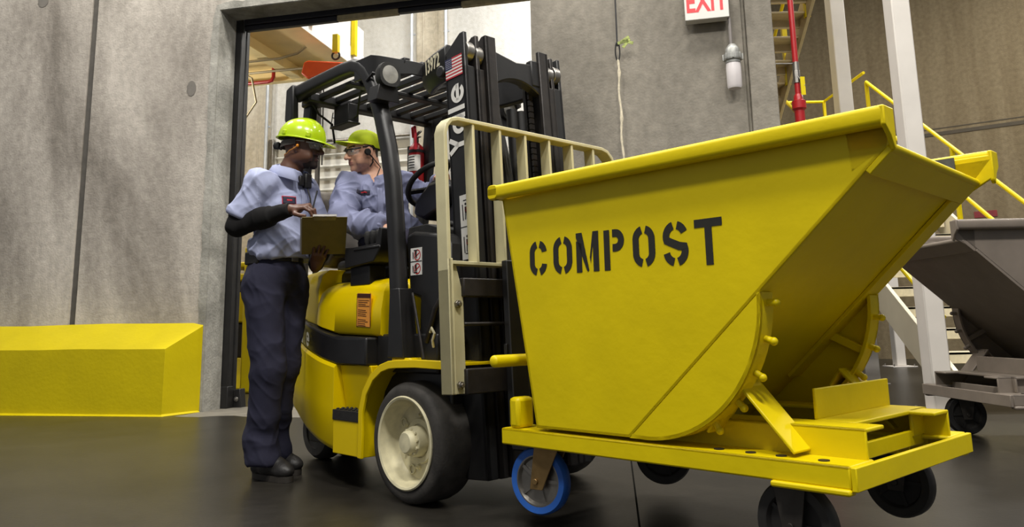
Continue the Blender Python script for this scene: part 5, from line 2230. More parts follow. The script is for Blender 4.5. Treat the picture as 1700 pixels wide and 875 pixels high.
def person_root(lab, loc):
    r = thing('person', lab, 'person', loc)
    inv = Matrix.Translation(loc).inverted()
    return r, inv


SKIN_D = mat('dark_skin', (92, 60, 44), 0.42, var=0.08, vscale=30)
LIP_D = mat('dark_lip', (88, 56, 47), 0.4, var=0.05)
SKIN_L = mat('fair_skin', (222, 168, 138), 0.45, var=0.06, vscale=30)
LIP_L = mat('fair_lip', (190, 128, 110), 0.42, var=0.05)
STUB = mat('stubble_skin', (196, 148, 122), 0.5, var=0.12, vscale=60)
BEARD = mat('black_beard', (42, 30, 25), 0.7, var=0.2, vscale=60)
HAIRB = mat('dark_brown_hair', (40, 30, 24), 0.6, var=0.3, vscale=80)
SHIRT = mat('pale_blue_cotton', (166, 172, 202), 0.85, var=0.05, vscale=25, bump=0.1, bscale=300, spec=0.2)
SHIRT2 = mat('grey_blue_cotton', (138, 142, 172), 0.85, var=0.06, vscale=25, bump=0.1, bscale=300, spec=0.2)
TROU = mat('navy_work_trousers', (42, 42, 58), 0.85, var=0.12, vscale=18, bump=0.12, bscale=300, spec=0.2)
SLEEVE = mat('black_knit', (28, 27, 27), 0.85, var=0.15, vscale=20, spec=0.2)
BOOTL = mat('black_boot_leather', (34, 32, 31), 0.5, var=0.3, vscale=30, bump=0.2, bscale=90)
SOLE = mat('boot_sole_rubber', (44, 39, 33), 0.7, var=0.25, vscale=30)
LIME = mat('lime_plastic', (186, 214, 22), 0.22, var=0.02, coat=0.5)
LIMEC = mat('lime_cotton', (196, 214, 18), 0.75, var=0.05, vscale=30, bump=0.1, bscale=300)
BELT = mat('black_leather', (26, 23, 22), 0.45, var=0.2, vscale=30)
GLASS = mat('clear_safety_lens', (225, 230, 232), 0.05, var=0, alpha=0.22, coat=0.5)
PATCHN = mat('navy_patch', (38, 34, 56), 0.7, var=0.1, vscale=60)
THREAD = mat('red_thread', (196, 40, 50), 0.7, var=0.05)
EYEW = mat('eye_white', (214, 206, 196), 0.25, var=0)
IRIS = mat('dark_iris', (32, 24, 20), 0.2, var=0)


def eyes(P, M, parent, inv, look=(0, 0)):
    Mi = Matrix(inv)
    for s in (-1, 1):
        c = P(0.0800, s * 0.031, 0.0105)
        b = MB()
        b.ell(Mi @ Vector(c), (0.0128, 0.0128, 0.0110), 16, 10)
        e = b.build('eye', EYEW, parent, smooth=60)
        v = M[0] * 1.0 + M[1] * look[0] + M[2] * look[1]
        v /= np.linalg.norm(v)
        b = MB()
        b.ell(Mi @ Vector(np.array(c) + v * 0.0092), (0.0058, 0.0058, 0.0058), 12, 8)
        b.build('iris', IRIS, e, smooth=60)


def spectacles(P, M, parent, inv, frame_m):
    Mi = Matrix(inv)
    T = lambda f, l, u: Mi @ Vector(P(f, l, u))
    fr = MB()
    arcp = []
    for i in range(21):
        a = math.radians(-80 + 8 * i)
        arcp.append((0.022 + 0.090 * math.cos(a) ** 0.7 if math.cos(a) > 0 else 0.022, 0.075 * math.sin(a), 0.0))
    fr.tube([T(f, l, 0.024 - 0.004 * abs(l) / 0.07) for f, l, u in arcp], 0.0042, 8)
    for s in (-1, 1):
        fr.tube([T(0.036, s * 0.074, 0.024), T(-0.005, s * 0.082, 0.024), T(-0.03, s * 0.083, 0.008)], 0.0038, 8)
    fr.tube([T(0.104, -0.012, 0.02), T(0.110, 0.0, 0.008), T(0.104, 0.012, 0.02)], 0.003, 6)
    o = fr.build('safety_glasses', frame_m, parent, smooth=60)
    ln = MB()
    for s in (-1, 1):
        rows = []
        for j in range(5):
            u = 0.026 - 0.040 * j / 4
            wd = 1 - 0.18 * (j / 4) ** 2
            rows.append([T(0.022 + 0.090 * max(math.cos(a), 0.02) ** 0.7 - 0.006 * j / 4, 0.075 * math.sin(a), u) for a in [math.radians(s * (8 + (64 * wd) * i / 8)) for i in range(9)]])
        k = 9
        vs = [p for r in rows for p in r]
        ln.add(vs, [(j * k + i, j * k + i + 1, (j + 1) * k + i + 1, (j + 1) * k + i) for j in range(4) for i in range(8)])
    ln.build('lens', GLASS, o, fix=False, smooth=60)
    return o


def V3(*a):
    return np.array(a, float)


# ------------------------------------------------------------------ standing person with clipboard
loc1 = (-1.33, 4.50, 0.0)
P1, inv1 = person_root('person standing in lime hard hat and pale blue shirt, holding a clipboard', loc1)
fd = V3(0.87, -0.49, 0)
fd /= np.linalg.norm(fd)
rt = V3(fd[1], -fd[0], 0)       # the person's right
pel = V3(-1.335, 4.50, 1.06)
chest = V3(-1.30, 4.49, 1.42)
nb_ = V3(-1.275, 4.475, 1.64)
shR, shL = V3(-1.385, 4.325, 1.555), V3(-1.225, 4.635, 1.565)
elR, wrR = V3(-1.505, 4.32, 1.325), V3(-1.190, 4.215, 1.392)
elL, wrL = V3(-1.13, 4.67, 1.27), V3(-1.10, 4.425, 1.115)
hipR, hipL = pel + rt * 0.095 + V3(0, 0, -0.07), pel - rt * 0.095 + V3(0, 0, -0.07)
knR, knL = V3(-1.335, 4.395, 0.56), V3(-1.305, 4.545, 0.56)
anR, anL = V3(-1.375, 4.455, 0.13), V3(-1.37, 4.625, 0.13)
hc = V3(-1.205, 4.47, 1.782)
HM = frame((0.97, -0.10, -0.10))
S = SDF((-1.75, 4.0, 0.02), (-0.75, 4.95, 2.0), 0.0042)
PH = add_head(S, hc, HM, nb_ + V3(0, 0, 0.0), 1.0)
S.cone(nb_, V3(*chest) + V3(0, 0, 0.05), 0.058, 0.09, 0.03)
S.cone(shR, shL, 0.062, 0.062, 0.04)
S.ell(chest, (0.105, 0.155, 0.17), 0.05, np.array([fd, -rt, [0, 0, 1]]))
S.ell((chest + pel) / 2 + V3(0, 0, -0.03), (0.10, 0.135, 0.18), 0.05, np.array([fd, -rt, [0, 0, 1]]))
S.ell(pel, (0.105, 0.145, 0.12), 0.05, np.array([fd, -rt, [0, 0, 1]]))
for a, b, c in ((shR, elR, wrR), (shL, elL, wrL)):
    S.cone(a, b, 0.050, 0.040, 0.02)
    S.cone(b, c, 0.040, 0.028, 0.02)
for a, b, c in ((hipR, knR, anR), (hipL, knL, anL)):
    S.cone(a, b, 0.078, 0.052, 0.03)
    S.cone(b, c, 0.050, 0.036, 0.02)
# writing hand: fingers closed round a pen; holding hand: fingers on the underside of the board
dR = V3(0.92, -0.36, 0.10)
add_hand(S, wrR + V3(0.015, -0.005, 0.0), dR, (0.25, 0.35, -0.9), [(6, 36, 38, 18), (2, 40, 44, 22), (-3, 46, 50, 26), (-8, 52, 54, 30)], [((0.9, 0.55, 0.25), 0.042), ((0.2, 0.9, 0.35), 0.034), ((-0.05, 0.95, 0.25), 0.027)], 0.185, 1)
dL = V3(0.36, -0.76, 0.52)
bd_n = V3(0.0, -0.46, -0.89)      # underside normal of the board (roughly)
add_hand(S, wrL, dL, (0.0, 0.45, 0.89), [(10, 16, 14, 8), (3, 14, 14, 8), (-4, 16, 14, 8), (-11, 20, 16, 8)], [((-0.45, 0.0, 0.9), 0.048), ((-0.4, 0.75, 0.5), 0.032), ((-0.2, 0.95, 0.0), 0.026)], 0.185, -1)
lo_h = PH(0.045, 0, -0.045)


def mf1(c):
    q = (c - hc) @ HM.T
    m_ = np.zeros(len(c))
    lips = (q[:, 0] > 0.088) & (np.abs(q[:, 1]) < 0.023) & (q[:, 2] < -0.047) & (q[:, 2] > -0.074)
    beard = (q[:, 0] > 0.03) & (q[:, 2] < -0.082) & (q[:, 2] > -0.125) & (np.abs(q[:, 1]) < 0.045) & (q[:, 0] < 0.13)
    goat = (q[:, 0] > 0.075) & (q[:, 2] < -0.040) & (q[:, 2] > -0.082) & (np.abs(q[:, 1]) < 0.036)
    brow = (q[:, 0] > 0.07) & (np.abs(q[:, 2] - 0.036) < 0.006) & (np.abs(q[:, 1]) > 0.012) & (np.abs(q[:, 1]) < 0.05)
    hair = (q[:, 2] > 0.0) & (q[:, 0] < -0.02) & (np.abs(q[:, 1]) > 0.0) | ((q[:, 2] > 0.045) & (q[:, 0] < 0.06))
    near = np.linalg.norm(c - hc, axis=1) < 0.17
    m_[near & (beard | goat | brow)] = 2
    m_[near & hair] = 3
    m_[near & lips] = 1
    return m_


body1, _, _ = sdf_object('body', S, [SKIN_D, LIP_D, BEARD, BEARD], P1, inv1, 1, matfn=mf1)
eyes(PH, HM, P1, inv1)
spectacles(PH, HM, P1, inv1, mat('clear_frame', (190, 190, 186), 0.2, var=0, alpha=0.55))

# trousers
T1 = SDF((-1.65, 4.1, 0.04), (-1.05, 4.95, 1.22), 0.006)
T1.ell(pel + V3(0, 0, 0.02), (0.128, 0.172, 0.15), 0.0, np.array([fd, -rt, [0, 0, 1]]))
T1.cone(pel + V3(0, 0, 0.0) + rt * 0.02, pel + V3(0, 0, 0.14), 0.13, 0.128, 0.03, flat=(fd, 0.86))
for a, b, c, dx in ((hipR, knR, anR, 1), (hipL, knL, anL, -1)):
    T1.cone(a + V3(0, 0, 0.02), b, 0.108, 0.082, 0.035)
    T1.cone(b, c + V3(0, 0, 0.07), 0.082, 0.078, 0.03)
    T1.cone(c + V3(0, 0, 0.10), c + V3(0.015, -0.005, -0.02), 0.078, 0.088, 0.02)
T1.half((0, 0, pel[2] + 0.115), (0, 0, 1))
T1.half((0, 0, 0.085), (0, 0, -1))
kmask = lambda V: 0.6 + 0.8 * np.exp(-((V[:, 2] - 0.2) / 0.12) ** 2) + 0.5 * np.exp(-((V[:, 2] - 0.62) / 0.12) ** 2) + 0.4 * np.exp(-((V[:, 2] - 0.95) / 0.08) ** 2)
trou1, tv, tf = sdf_object('trousers', T1, TROU, P1, inv1, 2, disp=folds([(1, 0.3, 0.35), (0.7, -0.6, 0.6), (-0.5, 0.3, 1.0), (0.8, -0.3, 0.5)], (0.008, 0.008, 0.006, 0.006), (80, 90, 60, 150), 3, kmask))
# belt with pouch and buckle
b = MB()
bp = []
for i in range(48):
    a = 2 * PI * i / 48
    q = pel + V3(0, 0, 0.10) + fd * 0.128 * math.cos(a) + (-rt) * 0.150 * math.sin(a)
    bp.append(Matrix(inv1) @ Vector(q))
bp2 = bp
b.sweep(bp2, [(0.020, 0.003), (-0.020, 0.003), (-0.020, -0.003), (0.020, -0.003)], (0, 0, 1), closed=True)
belt = b.build('belt', BELT, P1, bevel=0.001)
b = MB()
q = Matrix(inv1) @ Vector(pel + V3(0, 0, 0.095) + rt * 0.155 - fd * 0.02)
b.obox(q, Vector(fd) * 0.05, (0, 0, 0.035), Vector(rt) * 0.016)
b.build('belt_pouch', BELT, belt, bevel=0.008)
b = MB()
q = Matrix(inv1) @ Vector(pel + V3(0, 0, 0.10) + fd * 0.133)
b.obox(q, Vector(rt) * 0.024, (0, 0, 0.022), Vector(fd) * 0.003)
b.build('buckle', STEEL, belt, bevel=0.002)
# boots
boot('boot', (-1.435, 4.545, 0), (-1.195, 4.375, 0), P1, inv1, BOOTL, SOLE)
boot('boot', (-1.445, 4.685, 0), (-1.205, 4.59, 0), P1, inv1, BOOTL, SOLE)
# shirt
S2 = SDF((-1.75, 4.0, 1.08), (-0.9, 5.0, 1.72), 0.005)
ax = np.array([fd, -rt, [0, 0, 1]])
S2.ell(chest + V3(0, 0, -0.01), (0.132, 0.182, 0.20), 0.0, ax)
S2.ell((chest + pel) / 2 + V3(0, 0, 0.0) + fd * 0.008, (0.134, 0.172, 0.20), 0.05, ax)
S2.ell(pel + V3(0, 0, 0.14) + fd * 0.006, (0.140, 0.172, 0.085), 0.05, ax)
S2.cone(nb_ + V3(0, 0, -0.09), chest, 0.075, 0.12, 0.04)
S2.cone(nb_ + V3(0, 0, -0.075), shR + V3(0, 0, 0.0), 0.060, 0.066, 0.03)
S2.cone(nb_ + V3(0, 0, -0.075), shL + V3(0, 0, 0.0), 0.060, 0.066, 0.03)
S2.cone(nb_ + V3(0, 0, -0.06), nb_ + V3(0.004, 0, 0.015), 0.070, 0.064, 0.02)
for a, e in ((shR, elR), (shL, elL)):
    S2.cone(a, a + (e - a) * 0.78, 0.070, 0.076, 0.035)
dRr = (elR - shR) / np.linalg.norm(elR - shR)
dLl = (elL - shL) / np.linalg.norm(elL - shL)
pR, pL = shR + (elR - shR) * 0.80, shL + (elL - shL) * 0.80
S2.half(pR, dRr, lo=pR - 0.085 + V3(-0.02, 0, -0.02), hi=pR + V3(0.055, 0.085, 0.10))
S2.half(pL, dLl, lo=pL - 0.09, hi=pL + V3(0.11, 0.12, 0.09))
S2.half((0, 0, 1.158), (0, 0, -1))
S2.half(nb_ + V3(0.0, 0, 0.022), (0.35, -0.15, 1), lo=nb_ - 0.10, hi=nb_ + 0.10)
smask = lambda V: 0.5 + 0.9 * np.exp(-((V[:, 2] - 1.22) / 0.07) ** 2) + 0.3 * (V[:, 0] < -1.38)
shirt1, sv, sf = sdf_object('shirt', S2, SHIRT, P1, inv1, 2, disp=folds([(0.5, 0.3, 1.0), (-0.6, 0.4, 0.8), (0.9, -0.5, 0.2), (0.8, 0.2, 0.6), (0.7, -0.3, -0.6)], (0.016, 0.013, 0.010, 0.008, 0.007), (60, 80, 80, 150, 170), 11, smask))
# black under-sleeves
for nm, a, e, w in (('under_sleeve', shR, elR, wrR), ('under_sleeve', shL, elL, wrL)):
    lo_ = np.minimum(np.minimum(a, e), w) - 0.09
    hi_ = np.maximum(np.maximum(a, e), w) + 0.09
    Q = SDF(lo_, hi_, 0.005)
    m0 = a + (e - a) * 0.55
    Q.cone(m0, e, 0.060, 0.053, 0.0)
    Q.cone(e, e + (w - e) * 0.55, 0.054, 0.052, 0.02)
    Q.cone(e + (w - e) * 0.5, w, 0.053, 0.037, 0.02)
    dw = (w - e) / np.linalg.norm(w - e)
    Q.half(w - dw * 0.0, dw)
    sdf_object(nm, Q, SLEEVE, P1, inv1, 2, disp=folds([tuple(dw), (0.5, 0.5, 0.6)], (0.006, 0.005), (120, 80), 5))
# collar flaps
b = MB()
Mi1 = Matrix(inv1)
cpts = []
for i in range(15):
    a = math.radians(-150 + 300 * i / 14) + PI
    base = nb_ + V3(0, 0, 0.028) + fd * 0.073 * -math.cos(a - PI) * -1 * 0.98 + rt * 0.075 * math.sin(a - PI)
    cpts.append(a)
for s in (-1, 1):
    rows = []
    for i in range(11):
        t = i / 10
        an = math.radians(180 - 155 * t) * s
        dirv = fd * math.cos(an) + rt * math.sin(an)
        top = nb_ + dirv * (0.070 + 0.012 * t) + V3(0, 0, 0.062 - 0.055 * t)
        drop = 0.035 + 0.042 * t ** 2
        mid = nb_ + dirv * (0.086 + 0.018 * t) + V3(0, 0, 0.056 - 0.055 * t)
        out_ = nb_ + dirv * (0.108 + 0.044 * t) + V3(0, 0, 0.050 - 0.050 * t - drop)
        inn = nb_ + dirv * (0.066 + 0.012 * t) + V3(0, 0, 0.015 - 0.055 * t)
        rows.append([inn, top, mid, out_])
    vs = [Mi1 @ Vector(p) for r in rows for p in r]
    b.add(vs, [(i * 4 + j, i * 4 + j + 1, (i + 1) * 4 + j + 1, (i + 1) * 4 + j) for i in range(10) for j in range(3)])
co = b.build('collar', SHIRT, shirt1, fix=True, smooth=50)
sdm = co.modifiers.new('thick', 'SOLIDIFY')
sdm.thickness = 0.004
# placket, patches
for z in (1.50, 1.43, 1.36, 1.29):
    pass
patch_on(sv, sf, chest + fd * 0.12 + rt * 0.085 + V3(0, 0, 0.045), fd + rt * 0.45, (0, 0, 1), 0.078, 0.045, 'patch_border', THREAD, shirt1, inv1, 0.0022)
patch_on(sv, sf, chest + fd * 0.12 + rt * 0.085 + V3(0, 0, 0.045), fd + rt * 0.45, (0, 0, 1), 0.071, 0.038, 'name_patch', PATCHN, shirt1, inv1, 0.0038)
patch_on(sv, sf, chest + fd * 0.12 + rt * 0.085 + V3(0, 0, 0.045), fd + rt * 0.45, (0, 0, 1), 0.030, 0.008, 'patch_stitching', THREAD, shirt1, inv1, 0.0052)
patch_on(sv, sf, chest + fd * 0.12 - rt * 0.055 + V3(0, 0, 0.02), fd - rt * 0.1, (0, 0, 1), 0.042, 0.056, 'emblem_patch', PATCHN, shirt1, inv1, 0.003, rnd=0.75)
patch_on(sv, sf, chest + fd * 0.12 - rt * 0.055 + V3(0, 0, 0.02), fd - rt * 0.1, (0, 0, 1), 0.024, 0.016, 'emblem_mark', THREAD, shirt1, inv1, 0.005, rnd=0.75)
patch_on(sv, sf, chest + fd * 0.12 - rt * 0.004 + V3(0, 0, -0.03), fd, (0, 0, 1), 0.034, 0.30, 'placket', SHIRT, shirt1, inv1, 0.0035, seg=14)
# chest microphone and coiled lead
b = MB()
mc = chest + fd * 0.135 - rt * 0.03 + V3(0, 0, 0.165)
b.obox(Mi1 @ Vector(mc), Vector(rt) * 0.024, Vector(fd) * 0.016, (0, 0, 0.042))
b.obox(Mi1 @ Vector(mc + rt * 0.045 + V3(0, 0, -0.005)), Vector(rt) * 0.018, Vector(fd) * 0.010, (0, 0, 0.03))
mic = b.build('speaker_microphone', BLK, P1, bevel=0.008)
b = MB()
lead = [mc + V3(0, 0, -0.03), mc + fd * 0.02 + V3(0.005, 0, -0.10), mc + fd * 0.02 + V3(0.012, 0, -0.18), mc + fd * 0.012 + V3(0.016, 0, -0.30)]
b.tube([Mi1 @ Vector(p) for p in lead], 0.005, 8)
b.build('microphone_lead', BLK, mic)
b = MB()
ant = PH(0.02, 0.0, 0)
b.tube([Mi1 @ Vector(p) for p in (mc + V3(0.0, 0, 0.03), mc + fd * 0.02 + V3(0.0, 0, 0.09))], 0.003, 6)
b.build('microphone_stalk', BLK, mic)
# ear plug and cord
b = MB()
b.ell(Mi1 @ Vector(PH(0.008, -0.092, -0.008)), (0.008, 0.010, 0.009), 12, 8)
plug = b.build('ear_plug', mat('plug_orange', (240, 150, 30), 0.5, var=0.05), P1, smooth=60)
b = MB()
b.tube([Mi1 @ Vector(PH(*q)) for q in ((0.006, -0.095, -0.012), (-0.02, -0.092, -0.03), (-0.04, -0.08, -0.036), (-0.055, -0.07, -0.05), (-0.075, -0.055, -0.055), (-0.085, -0.02, -0.07))], 0.0028, 6)
b.build('plug_cord', mat('cord_amber', (206, 140, 60), 0.5, var=0.05), plug)
# hard hat
Hc = hc + HM[2] * 0.030 - HM[0] * 0.008
HT = frame((0.97, -0.10, -0.15))
b = MB()
nu, nv = 48, 16
rows = []
for j in range(nv + 1):
    t = j / nv
    el_ = PI / 2 * (1 - t)
    row = []
    for i in range(nu):
        a = 2 * PI * i / nu
        f, l = math.cos(a), math.sin(a)
        rr = math.cos(el_) ** 0.92
        ridge = 0.006 * math.exp(-(l * rr / 0.16) ** 2) * (1 - t * 0.6)
        p = Hc + HT[0] * (0.138 * f * rr) + HT[1] * (0.112 * l * rr) + HT[2] * (0.128 * math.sin(el_) ** 0.95 + ridge + 0.01)
        row.append(Mi1 @ Vector(p))
    rows.append(row)
# brim
for g, dz in ((1.02, 0.004), (1.08, 0.0), (1.085, -0.004), (1.0, -0.006), (0.96, 0.0)):
    row = []
    for i in range(nu):
        a = 2 * PI * i / nu
        f, l = math.cos(a), math.sin(a)
        peak = max(0.0, f) ** 2.2
        ex = (g - 1) / 0.085 if g > 1 else 0
        p = Hc + HT[0] * (0.138 * f * (g if g < 1.0 else 1 + 0.07 * ex) + 0.055 * peak * ex) + HT[1] * (0.112 * l * (g if g < 1 else 1 + 0.09 * ex)) + HT[2] * (0.01 + dz - 0.016 * peak * ex)
        row.append(Mi1 @ Vector(p))
    rows.append(row)
top = rows[0][0]
vs = [p for r in rows[1:] for p in r]
n_ = len(rows) - 1
fs = [(j * nu + i, j * nu + (i + 1) % nu, (j + 1) * nu + (i + 1) % nu, (j + 1) * nu + i) for j in range(n_ - 1) for i in range(nu)]
b.add(vs + [top], fs + [(len(vs), i, (i + 1) % nu) for i in range(nu)])
hat = b.build('hard_hat', LIME, P1, smooth=50)
b = MB()
for a in (-120, -60, 60, 120):
    f, l = math.cos(math.radians(a)), math.sin(math.radians(a))
    p = Hc + HT[0] * 0.136 * f + HT[1] * 0.110 * l + HT[2] * 0.030
    tang = Vector(HT[0] * -l + HT[1] * f)
    b.obox(Mi1 @ Vector(p), tang * 0.014, Vector(HT[0] * f + HT[1] * l) * 0.009, Vector(HT[2]) * 0.014)
b.build('hat_slot', LIME, hat, bevel=0.005)
b = MB()
ring = []
for i in range(25):
    a = math.radians(90 + 180 * i / 24)
    ring.append(Mi1 @ Vector(Hc + HT[0] * (0.112 * math.cos(a)) + HT[1] * 0.088 * math.sin(a) + HT[2] * (-0.012 - 0.022 * max(0, -math.cos(a)))))
b.sweep(ring, [(0.016, 0.002), (-0.016, 0.002), (-0.016, -0.002), (0.016, -0.002)], tuple(HT[2]))
b.build('suspension_band', mat('grey_band', (84, 78, 72), 0.7, var=0.15), hat)
b = MB()
kc = Mi1 @ Vector(Hc - HT[0] * 0.125 - HT[2] * 0.035)
b.cyl(kc, kc - Vector(HT[0]) * 0.03, 0.021, n=20)
b.obox(kc, Vector(HT[1]) * 0.03, Vector(HT[0]) * 0.008, Vector(HT[2]) * 0.018)
b.build('ratchet_knob', RUB, hat, bevel=0.004)

# clipboard held between both hands, pen in the writing hand
CB = thing('clipboard', 'brown clipboard with papers held by the standing person', 'clipboard', (-1.02, 4.25, 1.26))
ic = Matrix.Translation((-1.02, 4.25, 1.26)).inverted()
tl, tr_, br_, bl = [Vector(p) for p in ((-1.125, 4.12, 1.330), (-0.905, 4.18, 1.335), (-0.920, 4.40, 1.178), (-1.135, 4.345, 1.175))]
u_ = (tr_ - tl + br_ - bl).normalized()
v_ = ((tl - bl) + (tr_ - br_))
n_ = u_.cross(v_).normalized()
if n_.z > 0:
    n_ = -n_          # underside normal
v_ = n_.cross(u_).normalized()
if v_.z < 0:
    v_ = -v_
cc = (tl + tr_ + br_ + bl) / 4
hw, hh = 0.114, 0.145
b = MB()
b.obox(ic @ cc, u_ * hw, v_ * hh, n_ * 0.0016)
b.build('board', mat('brown_hardboard', (120, 106, 58), 0.5, var=0.08, vscale=20), CB, bevel=0.001)
b = MB()
random.seed(5)
for i in range(6):
    b.obox(ic @ (cc - n_ * (0.003 + i * 0.0018) - u_ * (0.004 + 0.002 * i) - v_ * 0.008), u_ * 0.108, v_ * 0.135, n_ * 0.0007)
# bottom corner of the sheets sags off the board
b.build('paper', mat('paper_white', (214, 208, 196), 0.8, var=0.03), CB)
b = MB()
b.obox(ic @ (cc + v_ * (hh - 0.006)), u_ * 0.055, v_ * 0.016, n_ * 0.0045)
b.obox(ic @ (cc + v_ * (hh + 0.002) - n_ * 0.004), u_ * 0.06, v_ * 0.006, n_ * 0.008)
b.cyl(ic @ (cc + v_ * (hh - 0.002) + n_ * 0.006), ic @ (cc + v_ * (hh - 0.002) + n_ * 0.0075), 0.006, n=12)
b.build('clip', STEEL, CB, bevel=0.002)
b = MB()
pa, pb = Vector((-1.068, 4.165, 1.356)), Vector((-1.048, 4.20, 1.486))
pc = (pa + pb) / 2
b.cyl(pa - pc, pb - pc, 0.0045, n=10)
b.cyl(pa - pc, pa - pc + (pa - pb).normalized() * 0.012, 0.0045, 0.001, n=10)
PN = b.build('pen', mat('black_pen_plastic', (22, 22, 24), 0.3, var=0), None)
PN.location = pc
tag(PN, 'slim black pen in the writing hand above the clipboard', 'pen')

# the person stands a hand's breadth clear of the truck's tail
kS = 0.998
new1 = Vector((loc1[0] + 0.030, loc1[1] - 0.10, 0))
P1.scale = (kS, kS, kS)
P1.location = new1
for o in (CB, PN):
    o.location = new1 + (o.location - Vector(loc1)) * kS
    o.scale = (kS, kS, kS)

# ------------------------------------------------------------------ driver
loc2 = tuple(fw(-0.86, -0.05, 1.16))
P2, inv2 = person_root('person driving the forklift in lime cap and grey-blue shirt, turned to the side', loc2)
Mi2 = Matrix(inv2)
nbD = V3(-0.815, 4.60, 1.635)
hD = V3(-0.868, 4.545, 1.790)
HD = frame((-0.76, -0.60, -0.26), (0.10, 0.0, 1))
HK = frame((-0.80, -0.58, 0.04), (0.16, 0.0, 1))
dsR, dsL = V3(-0.945, 4.50, 1.565), V3(-0.655, 4.64, 1.605)
deR, dwR = V3(-0.915, 4.31, 1.365), V3(-0.69, 4.22, 1.300)
deL, dwL = V3(-0.470, 4.76, 1.525), V3(-0.425, 4.445, 1.565)
hip = np.array(fw(-0.90, -0.03, 1.245))
chD = V3(-0.80, 4.585, 1.46)
fD = V3(0.30, -0.95, 0)
fD /= np.linalg.norm(fD)
lD = V3(-fD[1], fD[0], 0)
axD = np.array([fD, lD, [0, 0, 1]])
FX = np.array(FM.to_3x3() @ Vector((1, 0, 0)))
LX = np.array(FM.to_3x3() @ Vector((0, 1, 0)))
hpR, hpL = hip - LX * 0.09, hip + LX * 0.09
kR, kL = np.array(fw(-0.38, -0.17, 1.21)), np.array(fw(-0.38, 0.15, 1.21))
aR, aL = np.array(fw(-0.22, -0.18, 0.78)), np.array(fw(-0.22, 0.16, 0.78))
S = SDF((-1.3, 3.9, 0.70), (-0.2, 5.1, 2.02), 0.0042)
PD = add_head(S, hD, HD, nbD, 0.97)
S.cone(nbD, chD + V3(0, 0, 0.05), 0.060, 0.10, 0.04)
S.cone(dsR, dsL, 0.060, 0.060, 0.04)
S.ell(chD, (0.085, 0.14, 0.16), 0.04, axD)
S.cone(chD, hip, 0.10, 0.11, 0.05)
S.ell(hip, (0.11, 0.14, 0.10), 0.04, np.array([FX, LX, [0, 0, 1]]))
for a, b_, c in ((dsR, deR, dwR), (dsL, deL, dwL)):
    S.cone(a, b_, 0.050, 0.040, 0.02)
    S.cone(b_, c, 0.040, 0.028, 0.02)
for a, b_, c in ((hpR, kR, aR), (hpL, kL, aL)):
    S.cone(a, b_, 0.075, 0.052, 0.03)
    S.cone(b_, c, 0.050, 0.036, 0.02)
    S.cone(c, c + FX * 0.16 + V3(0, 0, -0.03), 0.04, 0.034, 0.02)
add_hand(S, dwR, (0.78, -0.22, -0.30), (0.1, 0.35, -0.92), [(8, 22, 30, 15), (2, 22, 30, 15), (-4, 24, 32, 15), (-10, 26, 34, 15)], [((0.8, 0.6, 0.2), 0.042), ((0.3, 0.9, 0.2), 0.034), ((0.1, 0.95, 0.2), 0.026)], 0.185, 1)
wdir = np.array(fw(-0.44, 0.0, 1.66)) - dwL
add_hand(S, dwL, V3(0.30, -0.85, 0.42), (0.30, -0.10, -0.85), [(6, 38, 70, 40), (2, 40, 72, 42), (-3, 42, 72, 42), (-8, 46, 72, 40)], [((0.8, 0.5, 0.4), 0.040), ((0.4, 0.8, 0.5), 0.032), ((0.1, 0.7, 0.7), 0.024)], 0.18, -1)


def mf2(c):
    q = (c - hD) @ HD.T / 0.97
    m_ = np.zeros(len(c))
    near = np.linalg.norm(c - hD, axis=1) < 0.17
    lips = (q[:, 0] > 0.088) & (np.abs(q[:, 1]) < 0.022) & (q[:, 2] < -0.048) & (q[:, 2] > -0.073)
    stub = (q[:, 2] < -0.040) & (q[:, 2] > -0.125) & (q[:, 0] > 0.01) & (q[:, 0] < 0.13)
    brow = (q[:, 0] > 0.07) & (np.abs(q[:, 2] - 0.036) < 0.005) & (np.abs(q[:, 1]) > 0.012) & (np.abs(q[:, 1]) < 0.048)
    hair = (q[:, 2] > -0.005) & (q[:, 0] < -0.028) | ((q[:, 2] > 0.055) & (q[:, 0] < 0.05)) | ((q[:, 0] < -0.05) & (q[:, 2] > -0.05))
    m_[near & stub] = 3
    m_[near & (hair | brow)] = 2
    m_[near & lips] = 1
    return m_


sdf_object('body', S, [SKIN_L, LIP_L, HAIRB, STUB], P2, inv2, 1, matfn=mf2)
eyes(PD, HD, P2, inv2)
spectacles(PD, HD, P2, inv2, mat('dark_frame', (30, 28, 28), 0.3, var=0))
# trousers (seated)
T2 = SDF((-1.3, 3.9, 0.72), (-0.2, 5.1, 1.45), 0.007)
T2.ell(hip, (0.135, 0.168, 0.115), 0.0, np.array([FX, LX, [0, 0, 1]]))
for a, b_, c in ((hpR, kR, aR), (hpL, kL, aL)):
    T2.cone(a, b_, 0.10, 0.074, 0.03)
    T2.cone(b_, c, 0.074, 0.066, 0.03)
T2.half((0, 0, hip[2] + 0.085), (0, 0, 1))
T2.half((0, 0, 0.80), (0, 0, -1))
sdf_object('trousers', T2, TROU, P2, inv2, 2, disp=folds([(0.4, 0.2, 1), (-0.5, 0.3, 0.9)], (0.010, 0.008), (70, 80), 4))
for a in (aR, aL):
    h0 = a - FX * 0.09
    t0 = a + FX * 0.145
    z = 0.645
    rootz = Matrix.Translation((0, 0, -z))
    boot('boot', (h0[0], h0[1], 0), (t0[0], t0[1], 0), P2, np.array(inv2 @ Matrix.Translation((0, 0, z))), BOOTL, SOLE)
